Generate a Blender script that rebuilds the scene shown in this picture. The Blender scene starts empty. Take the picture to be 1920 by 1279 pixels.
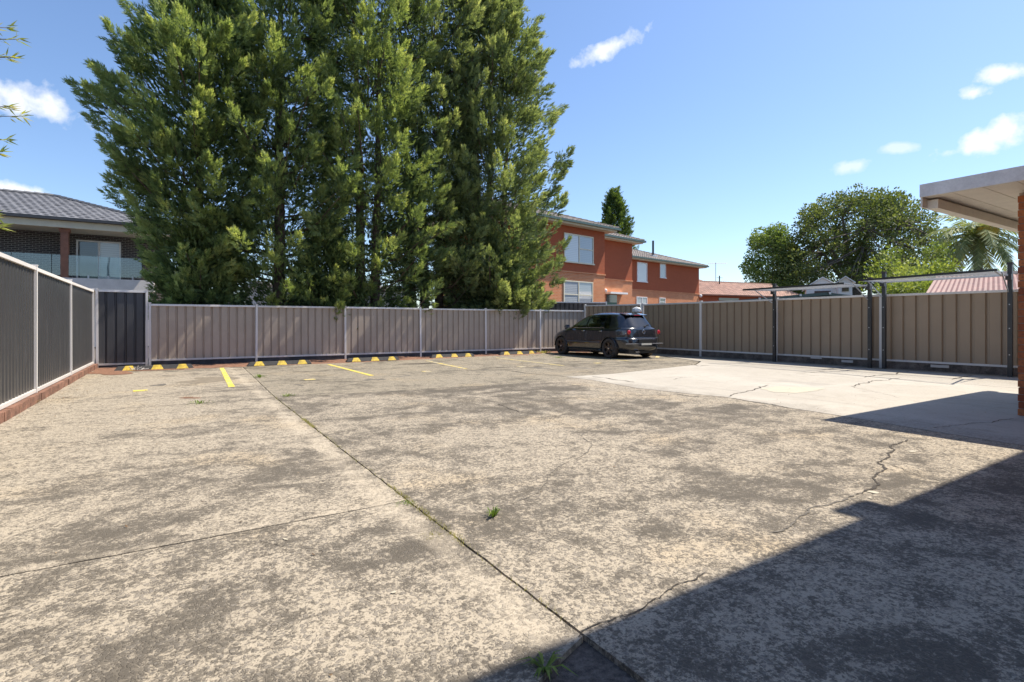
import bpy, bmesh, math, random
import numpy as np
from mathutils import Vector, Matrix
random.seed(7); rng = np.random.default_rng(11)
R = math.radians; PI = math.pi
scene = bpy.context.scene
col = scene.collection

# ------------------------------------------------------------------ camera, sky, sun, exposure
YAW = R(32.1); S_, C_ = math.sin(YAW), math.cos(YAW)
FPX, CAMH, HORY = 1005.0, 1.12, 606.0
cam_d = bpy.data.cameras.new('camera'); cam = bpy.data.objects.new('camera', cam_d); col.objects.link(cam)
cam.location = (0, 0, CAMH); cam.rotation_euler = (R(90), 0, -YAW)
cam_d.sensor_width = 36; cam_d.lens = 36 * FPX / 1920
cam_d.shift_y = -(639.5 - HORY) / 1920
cam_d.clip_start = 0.05; cam_d.clip_end = 2000
scene.camera = cam

SUN = Vector((1.74, -0.33, 2.9)).normalized()
sun_d = bpy.data.lights.new('sun', 'SUN'); sun_o = bpy.data.objects.new('sun', sun_d); col.objects.link(sun_o)
sun_d.energy = 5.0; sun_d.angle = R(0.5); sun_d.color = (1.0, 0.925, 0.80)
sun_o.rotation_euler = SUN.to_track_quat('Z', 'Y').to_euler()

scene.view_settings.view_transform = 'Standard'
scene.view_settings.look = 'None'
scene.view_settings.gamma = 1.0
scene.view_settings.use_curve_mapping = False
scene.view_settings.exposure = 0.62

def G(x, y, z=0.0):                     # photograph point -> point of the horizontal plane z
    t = FPX * (CAMH - z) / (y - HORY); a = (x - 960) / FPX
    return Vector((t * (a * C_ + S_), t * (C_ - S_ * a), z))
def ray(x):
    a = (x - 960) / FPX
    return a * C_ + S_, C_ - S_ * a
def at_t(x, y, t):                      # point at distance t (along the view axis)
    dx, dy = ray(x)
    return Vector((dx * t, dy * t, CAMH + (HORY - y) / FPX * t))

world = bpy.data.worlds.new("World"); scene.world = world; world.use_nodes = True
wn, wl = world.node_tree.nodes, world.node_tree.links
wn.clear()
def wnode(t, **k):
    n = wn.new(t)
    for a, b in k.items(): setattr(n, a, b)
    return n
def wmath(op, a, b=None, c=None, clamp=False):
    n = wnode('ShaderNodeMath', operation=op, use_clamp=clamp)
    for i, v in enumerate((a, b, c)):
        if v is None: continue
        if isinstance(v, (int, float)): n.inputs[i].default_value = v
        else: wl.new(v, n.inputs[i])
    return n.outputs[0]
sky = wnode('ShaderNodeTexSky', sky_type='NISHITA')
sky.sun_disc = False
sky.sun_elevation = math.asin(SUN.z); sky.sun_rotation = math.atan2(SUN.x, SUN.y)
sky.air_density = 1.0; sky.dust_density = 0.6; sky.ozone_density = 0.7; sky.altitude = 0
tc = wnode('ShaderNodeTexCoord')
def wdot(vec):
    n = wnode('ShaderNodeVectorMath', operation='DOT_PRODUCT')
    wl.new(tc.outputs['Generated'], n.inputs[0]); n.inputs[1].default_value = vec
    return n.outputs['Value']
cn = wnode('ShaderNodeTexNoise'); cn.inputs['Scale'].default_value = 9; cn.inputs['Detail'].default_value = 9
cn.inputs['Roughness'].default_value = 0.62
cn2 = wnode('ShaderNodeTexNoise'); cn2.inputs['Scale'].default_value = 38; cn2.inputs['Detail'].default_value = 6
wl.new(tc.outputs['Generated'], cn.inputs['Vector']); wl.new(tc.outputs['Generated'], cn2.inputs['Vector'])
nz = wmath('ADD', wmath('MULTIPLY', wmath('SUBTRACT', cn.outputs['Fac'], 0.5), 2.6),
           wmath('MULTIPLY', wmath('SUBTRACT', cn2.outputs['Fac'], 0.5), 1.5))
total = None
CLOUDS = [(65, 188, 105, 46, -2, .85), (5, 362, 62, 24, 0, .9), (1135, 92, 78, 20, -20, .85), (1890, 138, 48, 24, 5, 1.0),
          (1822, 176, 34, 17, 0, 1.0), (1838, 262, 80, 30, -8, 1.0), (1590, 312, 30, 15, 0, .55), (1695, 276, 42, 13, 5, .5),
          (1010, 138, 14, 8, 0, .3), (2200, 150, 160, 60, 0, 1), (-330, 240, 190, 60, 0, 1), (2600, 60, 240, 80, 0, 1)]
for (px, py, rx, ry, rot, amp) in CLOUDS:
    dx, dy = ray(px); d = Vector((dx, dy, (HORY - py) / FPX)); L = d.length; d.normalize()
    e1 = Vector((d.y, -d.x, 0)).normalized(); e2 = e1.cross(d).normalized()
    if e2.z < 0: e2 = -e2
    c, s = math.cos(R(-rot)), math.sin(R(-rot))
    f1 = e1 * c + e2 * s; f2 = e2 * c - e1 * s
    u = wmath('MULTIPLY', wdot(f1), FPX * L / rx / 1.0); v = wmath('MULTIPLY', wdot(f2), FPX * L / ry / 1.0)
    r2 = wmath('SQRT', wmath('ADD', wmath('MULTIPLY', u, u), wmath('MULTIPLY', v, v)))
    m = wmath('ADD', wmath('SUBTRACT', 0.95, r2), nz)
    m = wmath('MULTIPLY', wmath('MULTIPLY', m, 1.7, clamp=True), amp)
    m = wmath('MULTIPLY', m, wmath('MULTIPLY', wmath('SUBTRACT', 1.9, r2), 1.6, clamp=True))
    m = wmath('MULTIPLY', m, wmath('GREATER_THAN', wdot(d), 0))
    total = m if total is None else wmath('MAXIMUM', total, m)
tint = wnode('ShaderNodeMix', data_type='RGBA', blend_type='MULTIPLY'); tint.inputs[0].default_value = 1
wl.new(sky.outputs[0], tint.inputs[6]); tint.inputs[7].default_value = (1.22, 1.36, 1.56, 1)
mixc = wnode('ShaderNodeMix', data_type='RGBA'); wl.new(total, mixc.inputs[0])
wl.new(tint.outputs[2], mixc.inputs[6]); mixc.inputs[7].default_value = (8.6, 8.8, 9.2, 1)
bg = wnode('ShaderNodeBackground'); bg.inputs[1].default_value = 0.085
wl.new(mixc.outputs[2], bg.inputs[0])
wo = wnode('ShaderNodeOutputWorld'); wl.new(bg.outputs[0], wo.inputs[0])

# ------------------------------------------------------------------ materials
class NT:
    def __init__(s, name):
        s.m = bpy.data.materials.new(name); s.m.use_nodes = True
        s.n, s.l = s.m.node_tree.nodes, s.m.node_tree.links
        s.b = s.n['Principled BSDF']
        s.tc = s.n.new('ShaderNodeTexCoord')
    def inp(s, sock, v):
        if isinstance(v, (int, float)): sock.default_value = v
        elif isinstance(v, (tuple, list)): sock.default_value = tuple(v) if len(v) != 3 or sock.type == 'VECTOR' else (*v, 1)
        else: s.l.new(v, sock)
    def math(s, op, a, b=None, clamp=False):
        n = s.n.new('ShaderNodeMath'); n.operation = op; n.use_clamp = clamp
        s.inp(n.inputs[0], a)
        if b is not None: s.inp(n.inputs[1], b)
        return n.outputs[0]
    def map(s, scale=(1, 1, 1), loc=(0, 0, 0), rot=(0, 0, 0), src='Object'):
        n = s.n.new('ShaderNodeMapping'); s.l.new(s.tc.outputs[src], n.inputs[0])
        n.inputs['Scale'].default_value = scale; n.inputs['Location'].default_value = loc; n.inputs['Rotation'].default_value = rot
        return n.outputs[0]
    def noise(s, vec, scale, detail=5, rough=.55, dist=0):
        n = s.n.new('ShaderNodeTexNoise'); s.l.new(vec, n.inputs['Vector'])
        n.inputs['Scale'].default_value = scale; n.inputs['Detail'].default_value = detail
        n.inputs['Roughness'].default_value = rough; n.inputs['Distortion'].default_value = dist
        return n.outputs['Fac']
    def vor(s, vec, scale, feature='F1', rnd=1):
        n = s.n.new('ShaderNodeTexVoronoi'); s.l.new(vec, n.inputs['Vector']); n.feature = feature
        n.inputs['Scale'].default_value = scale; n.inputs['Randomness'].default_value = rnd
        return n
    def sstep(s, v, lo, hi, a=0, b=1):
        n = s.n.new('ShaderNodeMapRange'); n.interpolation_type = 'SMOOTHSTEP'
        s.inp(n.inputs[0], v); s.inp(n.inputs[1], lo); s.inp(n.inputs[2], hi); n.inputs[3].default_value = a; n.inputs[4].default_value = b
        return n.outputs[0]
    def mix(s, f, a, b, mode='MIX'):
        n = s.n.new('ShaderNodeMix'); n.data_type = 'RGBA'; n.blend_type = mode
        s.inp(n.inputs[0], f); s.inp(n.inputs[6], a); s.inp(n.inputs[7], b)
        return n.outputs[2]
    def bump(s, h, strength=.3, dist=.01, normal=None):
        n = s.n.new('ShaderNodeBump'); s.l.new(h, n.inputs['Height'])
        n.inputs['Strength'].default_value = strength; n.inputs['Distance'].default_value = dist
        if normal: s.l.new(normal, n.inputs['Normal'])
        return n.outputs[0]
    def out(s, color=None, rough=None, normal=None, **k):
        if color is not None: s.inp(s.b.inputs['Base Color'], color)
        if rough is not None: s.inp(s.b.inputs['Roughness'], rough)
        if normal is not None: s.l.new(normal, s.b.inputs['Normal'])
        for a, b in k.items(): s.inp(s.b.inputs[a.replace('_', ' ')], b)
        return s.m

def plain(name, c, rough=.6, var=.12, scale=6, bump=.0, **k):
    t = NT(name); v = t.map()
    n = t.noise(v, scale, 6, .6)
    n2 = t.noise(v, scale * 7, 4, .6)
    f = t.math('ADD', t.math('MULTIPLY', n, .65), t.math('MULTIPLY', n2, .35))
    lo = tuple(x * (1 - var * 2) for x in c); hi = tuple(min(1, x * (1 + var * 2)) for x in c)
    cc = t.mix(t.sstep(f, .25, .75), lo, hi)
    return t.out(cc, t.math('ADD', rough - .08, t.math('MULTIPLY', n, .16)), t.bump(n2, bump, .01) if bump else None, **k)

def concrete(name, light, dark, lightness=0.0, worn=0.0, seedv=0.0):
    t = NT(name); v = t.map(loc=(seedv, seedv * 1.7, 0))
    vf = t.map(scale=(1, 1, 0), loc=(seedv, seedv * 1.7, 0))
    big = t.noise(v, .36, 4, .6, .6)                    # metre-wide stains
    streak = t.noise(t.map(scale=(.5, 1.5, 1), rot=(0, 0, R(24)), loc=(3 + seedv, 1, 0)), .95, 6, .62, .7)
    mid = t.noise(v, 3.2, 6, .68, .5)
    fine = t.math('ADD', t.math('MULTIPLY', t.noise(v, 19, 7, .75), .6), t.math('MULTIPLY', t.noise(v, 6.5, 5, .7), .4))
    grit = t.math('ADD', t.math('MULTIPLY', t.noise(v, 42, 7, .74), .62), t.math('MULTIPLY', t.noise(v, 105, 4, .7), .38))
    cover = t.math('ADD', t.math('ADD', t.math('MULTIPLY', big, .50), t.math('MULTIPLY', streak, .45)), t.math('MULTIPLY', mid, .55))
    sp0 = t.n.new('ShaderNodeSeparateXYZ'); t.l.new(t.map(), sp0.inputs[0])
    nearpale = t.math('MULTIPLY', t.sstep(sp0.outputs[0], 5.6, 6.9), t.sstep(sp0.outputs[1], 9.6, 8.4))
    cover = t.math('SUBTRACT', cover, t.math('MULTIPLY', nearpale, .10))
    cover = t.sstep(t.math('ADD', cover, worn), .66, .98)
    # exposed stones, jittered so the cells are ragged
    nv = t.n.new('ShaderNodeTexNoise'); t.l.new(vf, nv.inputs['Vector']); nv.inputs['Scale'].default_value = 45; nv.inputs['Detail'].default_value = 3
    wv = t.n.new('ShaderNodeVectorMath'); wv.operation = 'MULTIPLY_ADD'; t.l.new(nv.outputs['Color'], wv.inputs[0]); wv.inputs[1].default_value = (.022, .022, 0); t.l.new(vf, wv.inputs[2])
    vw = wv.outputs[0]
    vo = t.vor(vw, 52); ve = t.vor(vw, 52, 'DISTANCE_TO_EDGE'); vo2 = t.vor(vw, 105)
    stone = t.math('MULTIPLY', t.sstep(ve.outputs['Distance'], .03, .13), t.sstep(t.math('ADD', vo.outputs['Color'], t.math('MULTIPLY', cover, .6)), .50, .62))
    stone2 = t.math('MULTIPLY', t.sstep(vo2.outputs['Distance'], .45, .2), t.sstep(t.math('ADD', vo2.outputs['Color'], t.math('MULTIPLY', cover, .6)), .62, .74))
    st = t.math('MAXIMUM', stone, t.math('MULTIPLY', stone2, .85))
    base = t.mix(t.sstep(t.math('ADD', t.math('MULTIPLY', fine, .5), t.math('MULTIPLY', grit, .5)), .40, .60), tuple(x * .60 for x in light), tuple(min(.9, x * 1.22) for x in light))
    warm = t.mix(t.sstep(t.noise(v, .9, 5), .52, .74), base, t.mix(.5, base, tuple(c * k for c, k in zip(light, (1.05, .94, .76)))))
    stonec = t.mix(vo.outputs['Color'], (.055, .052, .048), (.17, .155, .14))
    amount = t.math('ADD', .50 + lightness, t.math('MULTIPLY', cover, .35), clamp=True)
    c = t.mix(t.math('MULTIPLY', st, amount), warm, stonec)
    # lichen and dirt: ragged speckle that closes up where the cover is strong
    dsum = t.math('ADD', t.math('ADD', t.math('MULTIPLY', fine, .62), t.math('MULTIPLY', cover, .13)), t.math('MULTIPLY', grit, .80))
    dirt = t.sstep(dsum, .674, .775)
    c = t.mix(t.math('MULTIPLY', dirt, .88), c, dark)
    c = t.mix(t.math('MULTIPLY', cover, .30), c, tuple(x * 1.15 for x in dark))
    # pale trowelled edge along the long joint
    sep = t.n.new('ShaderNodeSeparateXYZ'); t.l.new(t.map(), sep.inputs[0])
    dj = t.math('ABSOLUTE', t.math('SUBTRACT', sep.outputs[0], 1.12))
    dk = t.math('ADD', t.math('ABSOLUTE', t.math('SUBTRACT', sep.outputs[1], 3.25)), t.math('MULTIPLY', t.math('GREATER_THAN', sep.outputs[0], 1.24), 5))
    dj = t.math('MINIMUM', dj, t.math('ADD', t.math('MULTIPLY', dk, 1.6), .04))
    edge = t.math('MULTIPLY', t.sstep(t.math('ADD', dj, t.math('MULTIPLY', mid, .42)), .34, .20), .36)
    c = t.mix(edge, c, tuple(x * 1.02 for x in light))
    # small white chips
    chips = t.math('MULTIPLY', t.sstep(t.vor(vf, 9).outputs['Distance'], .045, .02), t.sstep(t.noise(v, 1.1, 3), .5, .6))
    c = t.mix(t.math('MULTIPLY', chips, .8), c, (.62, .59, .54))
    h = t.math('ADD', t.math('MULTIPLY', st, .5), t.math('ADD', t.math('MULTIPLY', grit, .8), t.math('MULTIPLY', fine, .8)))
    return t.out(c, .92, t.bump(h, .8, .008), Specular_IOR_Level=.25)

M = {}
M['conc'] = concrete('worn_concrete', (.55, .47, .36), (.102, .088, .070), .08, .0)
M['conc_pale'] = concrete('smoother_concrete', (.55, .47, .36), (.104, .090, .072), -.05, -.05, 5.3)
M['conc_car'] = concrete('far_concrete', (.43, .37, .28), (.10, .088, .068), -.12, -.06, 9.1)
def pale_conc():
    t = NT('pale_concrete'); v = t.map()
    big = t.noise(v, .5, 5, .6, .5); mid = t.noise(v, 4, 7, .65); fine = t.noise(v, 28, 6, .7); dots = t.vor(v, 7)
    c = t.mix(t.sstep(big, .35, .7), (.42, .38, .32), (.48, .44, .375))
    c = t.mix(t.math('MULTIPLY', t.sstep(mid, .48, .72), .42), c, (.31, .27, .22))
    c = t.mix(t.math('MULTIPLY', t.sstep(fine, .56, .78), .55), c, (.26, .23, .20))
    d = t.math('MULTIPLY', t.sstep(dots.outputs['Distance'], .09, .03), t.sstep(t.noise(v, 1.3, 3), .45, .6))
    c = t.mix(t.math('MULTIPLY', d, .75), c, (.12, .11, .10))
    sp0 = t.n.new('ShaderNodeSeparateXYZ'); t.l.new(v, sp0.inputs[0])
    rim = t.math('SUBTRACT', sp0.outputs[0], t.math('MULTIPLY', t.noise(v, 1.6, 7, .7), 2.4))
    rim = t.math('MAXIMUM', t.sstep(rim, 6.15, 5.5), t.math('MULTIPLY', t.sstep(t.math('SUBTRACT', sp0.outputs[0], t.math('MULTIPLY', mid, 1.5)), 11.4, 12.6), .6))
    speck = t.sstep(t.math('ADD', t.math('MULTIPLY', fine, .6), t.math('MULTIPLY', t.noise(v, 90, 3, .7), .4)), .42, .62)
    c = t.mix(t.math('MULTIPLY', rim, t.math('ADD', .25, t.math('MULTIPLY', speck, .55))), c, (.20, .175, .14))
    c = t.mix(t.math('MULTIPLY', speck, .22), c, (.20, .18, .15))
    tyre = t.sstep(t.noise(t.map(scale=(2.2, .28, 1), rot=(0, 0, R(12)), loc=(1, 7, 0)), 1.6, 5, .6, .3), .54, .72)
    c = t.mix(t.math('MULTIPLY', tyre, .35), c, (.24, .215, .185))
    stain = t.sstep(t.noise(t.map(loc=(4, 2, 0)), .85, 5, .6, .6), .56, .72)
    c = t.mix(t.math('MULTIPLY', stain, .35), c, (.22, .20, .18))
    return t.out(c, .85, t.bump(t.math('ADD', fine, mid), .35, .004), Specular_IOR_Level=.3)
M['conc_white'] = pale_conc()
M['soil'] = plain('dark_soil', (.075, .058, .045), .95, .3, 12, .6)
M['red_soil'] = plain('red_soil', (.20, .10, .06), .95, .28, 9, .6)
M['crack'] = plain('crack_dirt', (.055, .045, .035), .95, .3, 20)
M['crack_faint'] = plain('hairline_crack_dirt', (.13, .115, .095), .95, .3, 20)
M['patch'] = plain('cream_cement_patch', (.45, .405, .31), .8, .05, 8)
def paint():
    t = NT('yellow_line_paint'); v = t.map()
    w = t.math('ADD', t.math('MULTIPLY', t.noise(v, 30, 6, .7), .6), t.math('MULTIPLY', t.noise(v, 4, 4), .4))
    c = t.mix(t.sstep(w, .47, .60), (.70, .55, .06), (.40, .36, .25))
    return t.out(c, .7)
M['stain'] = plain('oil_stain', (.13, .115, .095), .7, .35, 9)
M['yellow'] = paint()
def paint2():
    t = NT('faded_yellow_paint'); v = t.map()
    w = t.math('ADD', t.math('MULTIPLY', t.noise(v, 26, 6, .75), .6), t.math('MULTIPLY', t.noise(v, 3, 4), .4))
    c = t.mix(t.sstep(w, .42, .55), (.66, .50, .09), (.40, .35, .27))
    return t.out(c, .8)
M['yellow_faded'] = paint2()
M['stop_yellow'] = plain('wheel_stop_yellow', (.58, .41, .05), .6, .28, 11)
M['rubber'] = plain('black_rubber', (.045, .043, .042), .75, .25, 12)

def colorbond(name, c, streak=.25, dust=.3, rough=.45):
    t = NT(name)
    v = t.map(); s = t.noise(t.map(scale=(9, 9, .5)), 1, 6, .65)
    b = t.noise(v, 1.1, 5, .6, .5); f = t.noise(v, 22, 5, .7)
    cc = t.mix(t.sstep(b, .3, .7), tuple(x * (1 - streak) for x in c), tuple(x * (1 + streak) for x in c))
    m = t.math('MULTIPLY', t.sstep(s, .60, .78), dust)
    cc = t.mix(m, cc, (.50, .48, .46))
    cc = t.mix(t.math('MULTIPLY', t.sstep(f, .55, .8), dust * .5), cc, tuple(x * .5 for x in c))
    oi = t.n.new('ShaderNodeObjectInfo')
    cc = t.mix(t.math('MULTIPLY', oi.outputs['Random'], .16), cc, (.12, .11, .10))
    blot = t.sstep(t.noise(t.map(scale=(1, 1, .6), loc=(2, 5, 1)), 2.6, 5, .6, .8), .55, .75)
    cc = t.mix(t.math('MULTIPLY', blot, dust * .35), cc, tuple(x * 1.5 for x in c))
    sep = t.n.new('ShaderNodeSeparateXYZ'); t.l.new(v, sep.inputs[0])
    splash = t.math('MULTIPLY', t.sstep(t.math('ADD', sep.outputs[2], t.math('MULTIPLY', f, .2)), .42, .12), .35)
    cc = t.mix(splash, cc, (.24, .19, .15))
    return t.out(cc, t.math('ADD', rough, t.math('MULTIPLY', f, .2)), t.bump(b, .12, .02))
M['cb_grey'] = colorbond('grey_fence_steel', (.42, .345, .272), .10, .40)
M['cb_char'] = colorbond('charcoal_fence_steel', (.058, .060, .066), .10, .06, .35)
M['cb_left'] = colorbond('dark_grey_fence_steel', (.036, .036, .037), .12, .10, .34)
M['cb_brown'] = colorbond('brown_grey_fence_steel', (.35, .26, .175), .06, .10)
M['cb_rail'] = colorbond('pale_fence_rail', (.74, .71, .68), .06, .12, .4)
M['plinth'] = plain('dark_plinth', (.05, .05, .053), .85, .3, 5, .4)
M['plinth_r'] = plain('brown_plinth', (.13, .105, .088), .9, .35, 5, .5)
M['kerb_red'] = plain('red_kerb', (.19, .095, .062), .9, .35, 5, .6)

def brick(name, c1, c2, mort, bw=.24, bh=.086, rot=(R(90), 0, 0), off=(0, 0, 0), bumpy=.4, paintc=None):
    t = NT(name)
    vs = t.map(rot=rot, loc=off)
    n = t.n.new('ShaderNodeTexBrick'); t.l.new(vs, n.inputs['Vector'])
    n.inputs['Color1'].default_value = (*c1, 1); n.inputs['Color2'].default_value = (*c2, 1); n.inputs['Mortar'].default_value = (*mort, 1)
    n.inputs['Scale'].default_value = 1; n.inputs['Mortar Size'].default_value = .011; n.inputs['Mortar Smooth'].default_value = .15
    n.inputs['Brick Width'].default_value = bw; n.inputs['Row Height'].default_value = bh; n.inputs['Bias'].default_value = 0
    b = t.noise(t.map(), .7, 5); f = t.noise(t.map(), 14, 5, .7)
    c = t.mix(t.math('MULTIPLY', t.sstep(b, .35, .7), .30), n.outputs['Color'], tuple(x * .72 for x in c1))
    c = t.mix(t.math('MULTIPLY', t.sstep(f, .5, .8), .25), c, tuple(x * .6 for x in c1))
    h = t.math('SUBTRACT', t.math('MULTIPLY', f, .3), n.outputs['Fac'])
    return t.out(c, .85, t.bump(h, bumpy, .01))
M['brick_or'] = brick('orange_brick', (.60, .185, .06), (.72, .26, .10), (.62, .42, .28))
M['brick_red'] = brick('painted_red_brick', (.40, .095, .033), (.44, .11, .040), (.34, .085, .036))
M['brick_dark'] = brick('dark_glazed_brick', (.035, .028, .027), (.075, .058, .052), (.34, .31, .28))
def near_brick():
    t = NT('orange_red_brick'); v = t.map(); oi = t.n.new('ShaderNodeObjectInfo')
    c = t.mix(oi.outputs['Random'], (.30, .085, .038), (.56, .20, .075))
    f = t.noise(v, 22, 6, .7); c = t.mix(t.math('MULTIPLY', t.sstep(f, .48, .7), .55), c, (.17, .07, .045))
    return t.out(c, .88, t.bump(f, .5, .006))
M['brick_near'] = near_brick()
M['mortar'] = plain('mortar', (.36, .30, .25), .9, .2, 20, .4)
M['white'] = plain('white_paint', (.84, .82, .79), .5, .04, 4)
M['soffit'] = plain('cream_soffit_paint', (.78, .73, .64), .6, .05, 4)
M['cream'] = plain('cream_paint', (.74, .68, .52), .55, .04, 4)
M['fascia'] = plain('weathered_grey_fascia', (.80, .79, .78), .6, .08, 5)
M['greengut'] = plain('green_gutter', (.075, .115, .10), .4, .1, 4)
M['darkgut'] = plain('dark_gutter', (.055, .055, .06), .4, .1, 4)
M['render'] = plain('grey_render', (.74, .69, .64), .8, .06, 3)
M['timber'] = plain('brown_post', (.28, .12, .07), .6, .15, 5)
M['amber'] = plain('amber_timber', (.50, .27, .08), .6, .2, 8)
M['door_green'] = plain('dark_green_door', (.02, .10, .06), .4, .1, 5)
M['black_metal'] = plain('black_post_metal', (.028, .028, .030), .4, .15, 10)
M['steel'] = plain('galvanised_steel', (.48, .48, .49), .35, .1, 12, Metallic=.6)
M['cord'] = plain('clothes_cord', (.50, .50, .50), .6, .05, 10)
def tiles(name, c, var=.25):
    t = NT(name); v = t.map()
    n = t.n.new('ShaderNodeAttribute'); n.attribute_name = 'tint'
    a = t.mix(n.outputs['Fac'], tuple(x * (1 - var) for x in c), tuple(x * (1 + var) for x in c))
    f = t.noise(v, 3, 6, .7)
    a = t.mix(t.math('MULTIPLY', t.sstep(f, .5, .75), .4), a, tuple(x * .55 for x in c))
    return t.out(a, .6, t.bump(t.noise(v, 30, 4), .2, .01))
M['tile_grey'] = tiles('grey_roof_tile', (.17, .17, .18), .14)
M['tile_brown'] = tiles('weathered_brown_tile', (.21, .175, .15), .3)
M['tile_terra'] = tiles('terracotta_tile', (.36, .20, .145), .3)
M['iron_red'] = plain('red_corrugated_iron', (.24, .125, .105), .6, .15, 3)
M['iron_green'] = plain('green_shed_roof', (.06, .10, .085), .6, .15, 3)
def glassy(name, c, rough=.06):
    t = NT(name); v = t.map(scale=(1, 1, 1))
    w = t.n.new('ShaderNodeTexWave'); w.wave_type = 'BANDS'; w.bands_direction = 'Z'; t.l.new(v, w.inputs[0]); w.inputs['Scale'].default_value = 3.0
    cc = t.mix(t.math('MULTIPLY', w.outputs['Fac'], .45), c, tuple(x * .6 for x in c))
    return t.out(cc, rough, Specular_IOR_Level=.9, Coat_Weight=.6, Coat_Roughness=.03)
M['pane'] = glassy('window_pane_with_blind', (.34, .38, .42))
M['pane_dark'] = glassy('dark_window_pane', (.05, .06, .07))
M['blind'] = glassy('white_slatted_blind', (.60, .62, .63))
def mesh_screen():
    t = NT('diamond_security_screen'); v = t.map(rot=(0, R(45), 0))
    n = t.n.new('ShaderNodeTexChecker'); t.l.new(v, n.inputs[0]); n.inputs['Scale'].default_value = 14
    cc = t.mix(n.outputs['Fac'], (.50, .52, .53), (.26, .29, .32))
    return t.out(cc, .4)
M['screen'] = mesh_screen()
def clearglass(name, tintc, refl=.12):
    t = NT(name); t.n.remove(t.b)
    tr = t.n.new('ShaderNodeBsdfTransparent'); tr.inputs[0].default_value = (*tintc, 1)
    gl = t.n.new('ShaderNodeBsdfGlossy'); gl.inputs['Roughness'].default_value = .02
    lw = t.n.new('ShaderNodeLayerWeight'); lw.inputs[0].default_value = .25
    mx = t.n.new('ShaderNodeMixShader')
    f = t.math('ADD', refl, t.math('MULTIPLY', lw.outputs['Fresnel'], .9), clamp=True)
    t.l.new(f, mx.inputs[0]); t.l.new(tr.outputs[0], mx.inputs[1]); t.l.new(gl.outputs[0], mx.inputs[2])
    t.l.new(mx.outputs[0], t.n['Material Output'].inputs[0])
    return t.m
M['bal_glass'] = clearglass('balustrade_glass', (.72, .80, .82), .10)
M['car_glass'] = clearglass('tinted_car_glass', (.50, .62, .60), .06)
M['car_glass_dark'] = clearglass('dark_rear_glass', (.10, .11, .13), .10)

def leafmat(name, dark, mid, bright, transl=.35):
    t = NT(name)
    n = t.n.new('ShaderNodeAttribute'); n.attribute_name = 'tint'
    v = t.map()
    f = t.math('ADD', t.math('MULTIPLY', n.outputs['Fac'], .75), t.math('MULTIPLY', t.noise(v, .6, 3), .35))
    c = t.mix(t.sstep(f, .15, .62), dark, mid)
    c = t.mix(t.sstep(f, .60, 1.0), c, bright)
    t.inp(t.b.inputs['Base Color'], c); t.b.inputs['Roughness'].default_value = .6
    t.b.inputs['Specular IOR Level'].default_value = .3
    tl = t.n.new('ShaderNodeBsdfTranslucent'); t.l.new(t.mix(1, c, (1.25, 1.25, .6), 'MULTIPLY'), tl.inputs[0])
    mx = t.n.new('ShaderNodeMixShader'); mx.inputs[0].default_value = transl
    t.l.new(t.b.outputs[0], mx.inputs[1]); t.l.new(tl.outputs[0], mx.inputs[2])
    t.l.new(mx.outputs[0], t.n['Material Output'].inputs[0])
    return t.m
M['cypress'] = leafmat('cypress_foliage', (.085, .125, .055), (.27, .345, .14), (.62, .66, .28), .44)
M['cypress_r'] = leafmat('cypress_foliage_greyer', (.085, .12, .06), (.265, .325, .155), (.56, .59, .30), .44)
M['conifer_far'] = leafmat('far_conifer_foliage', (.07, .12, .04), (.16, .23, .06), (.32, .38, .09), .35)
M['broad'] = leafmat('broad_leaf_foliage', (.05, .078, .03), (.12, .155, .05), (.23, .26, .09), .36)
M['shrub'] = leafmat('bright_shrub_foliage', (.10, .14, .035), (.22, .28, .065), (.42, .46, .14), .38)
M['palm'] = leafmat('palm_foliage', (.10, .14, .05), (.22, .26, .10), (.42, .43, .22), .35)
M['weed'] = leafmat('weed_leaf', (.09, .15, .03), (.18, .26, .05), (.32, .38, .10), .4)
M['weed_dry'] = leafmat('dry_weed_leaf', (.22, .20, .07), (.34, .32, .12), (.48, .42, .2), .4)
M['twig'] = leafmat('edge_tree_leaf', (.12, .20, .04), (.30, .36, .09), (.55, .48, .15), .4)
M['bark'] = plain('red_brown_bark', (.13, .085, .062), .9, .35, 9, .8)
M['bark_grey'] = plain('grey_bark', (.16, .135, .11), .9, .3, 6, .6)
M['palm_trunk'] = plain('palm_trunk_bark', (.20, .165, .13), .9, .3, 8, .7)
M['palm_boss'] = plain('orange_palm_fruit', (.50, .33, .05), .7, .3, 14, .6)

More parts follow.
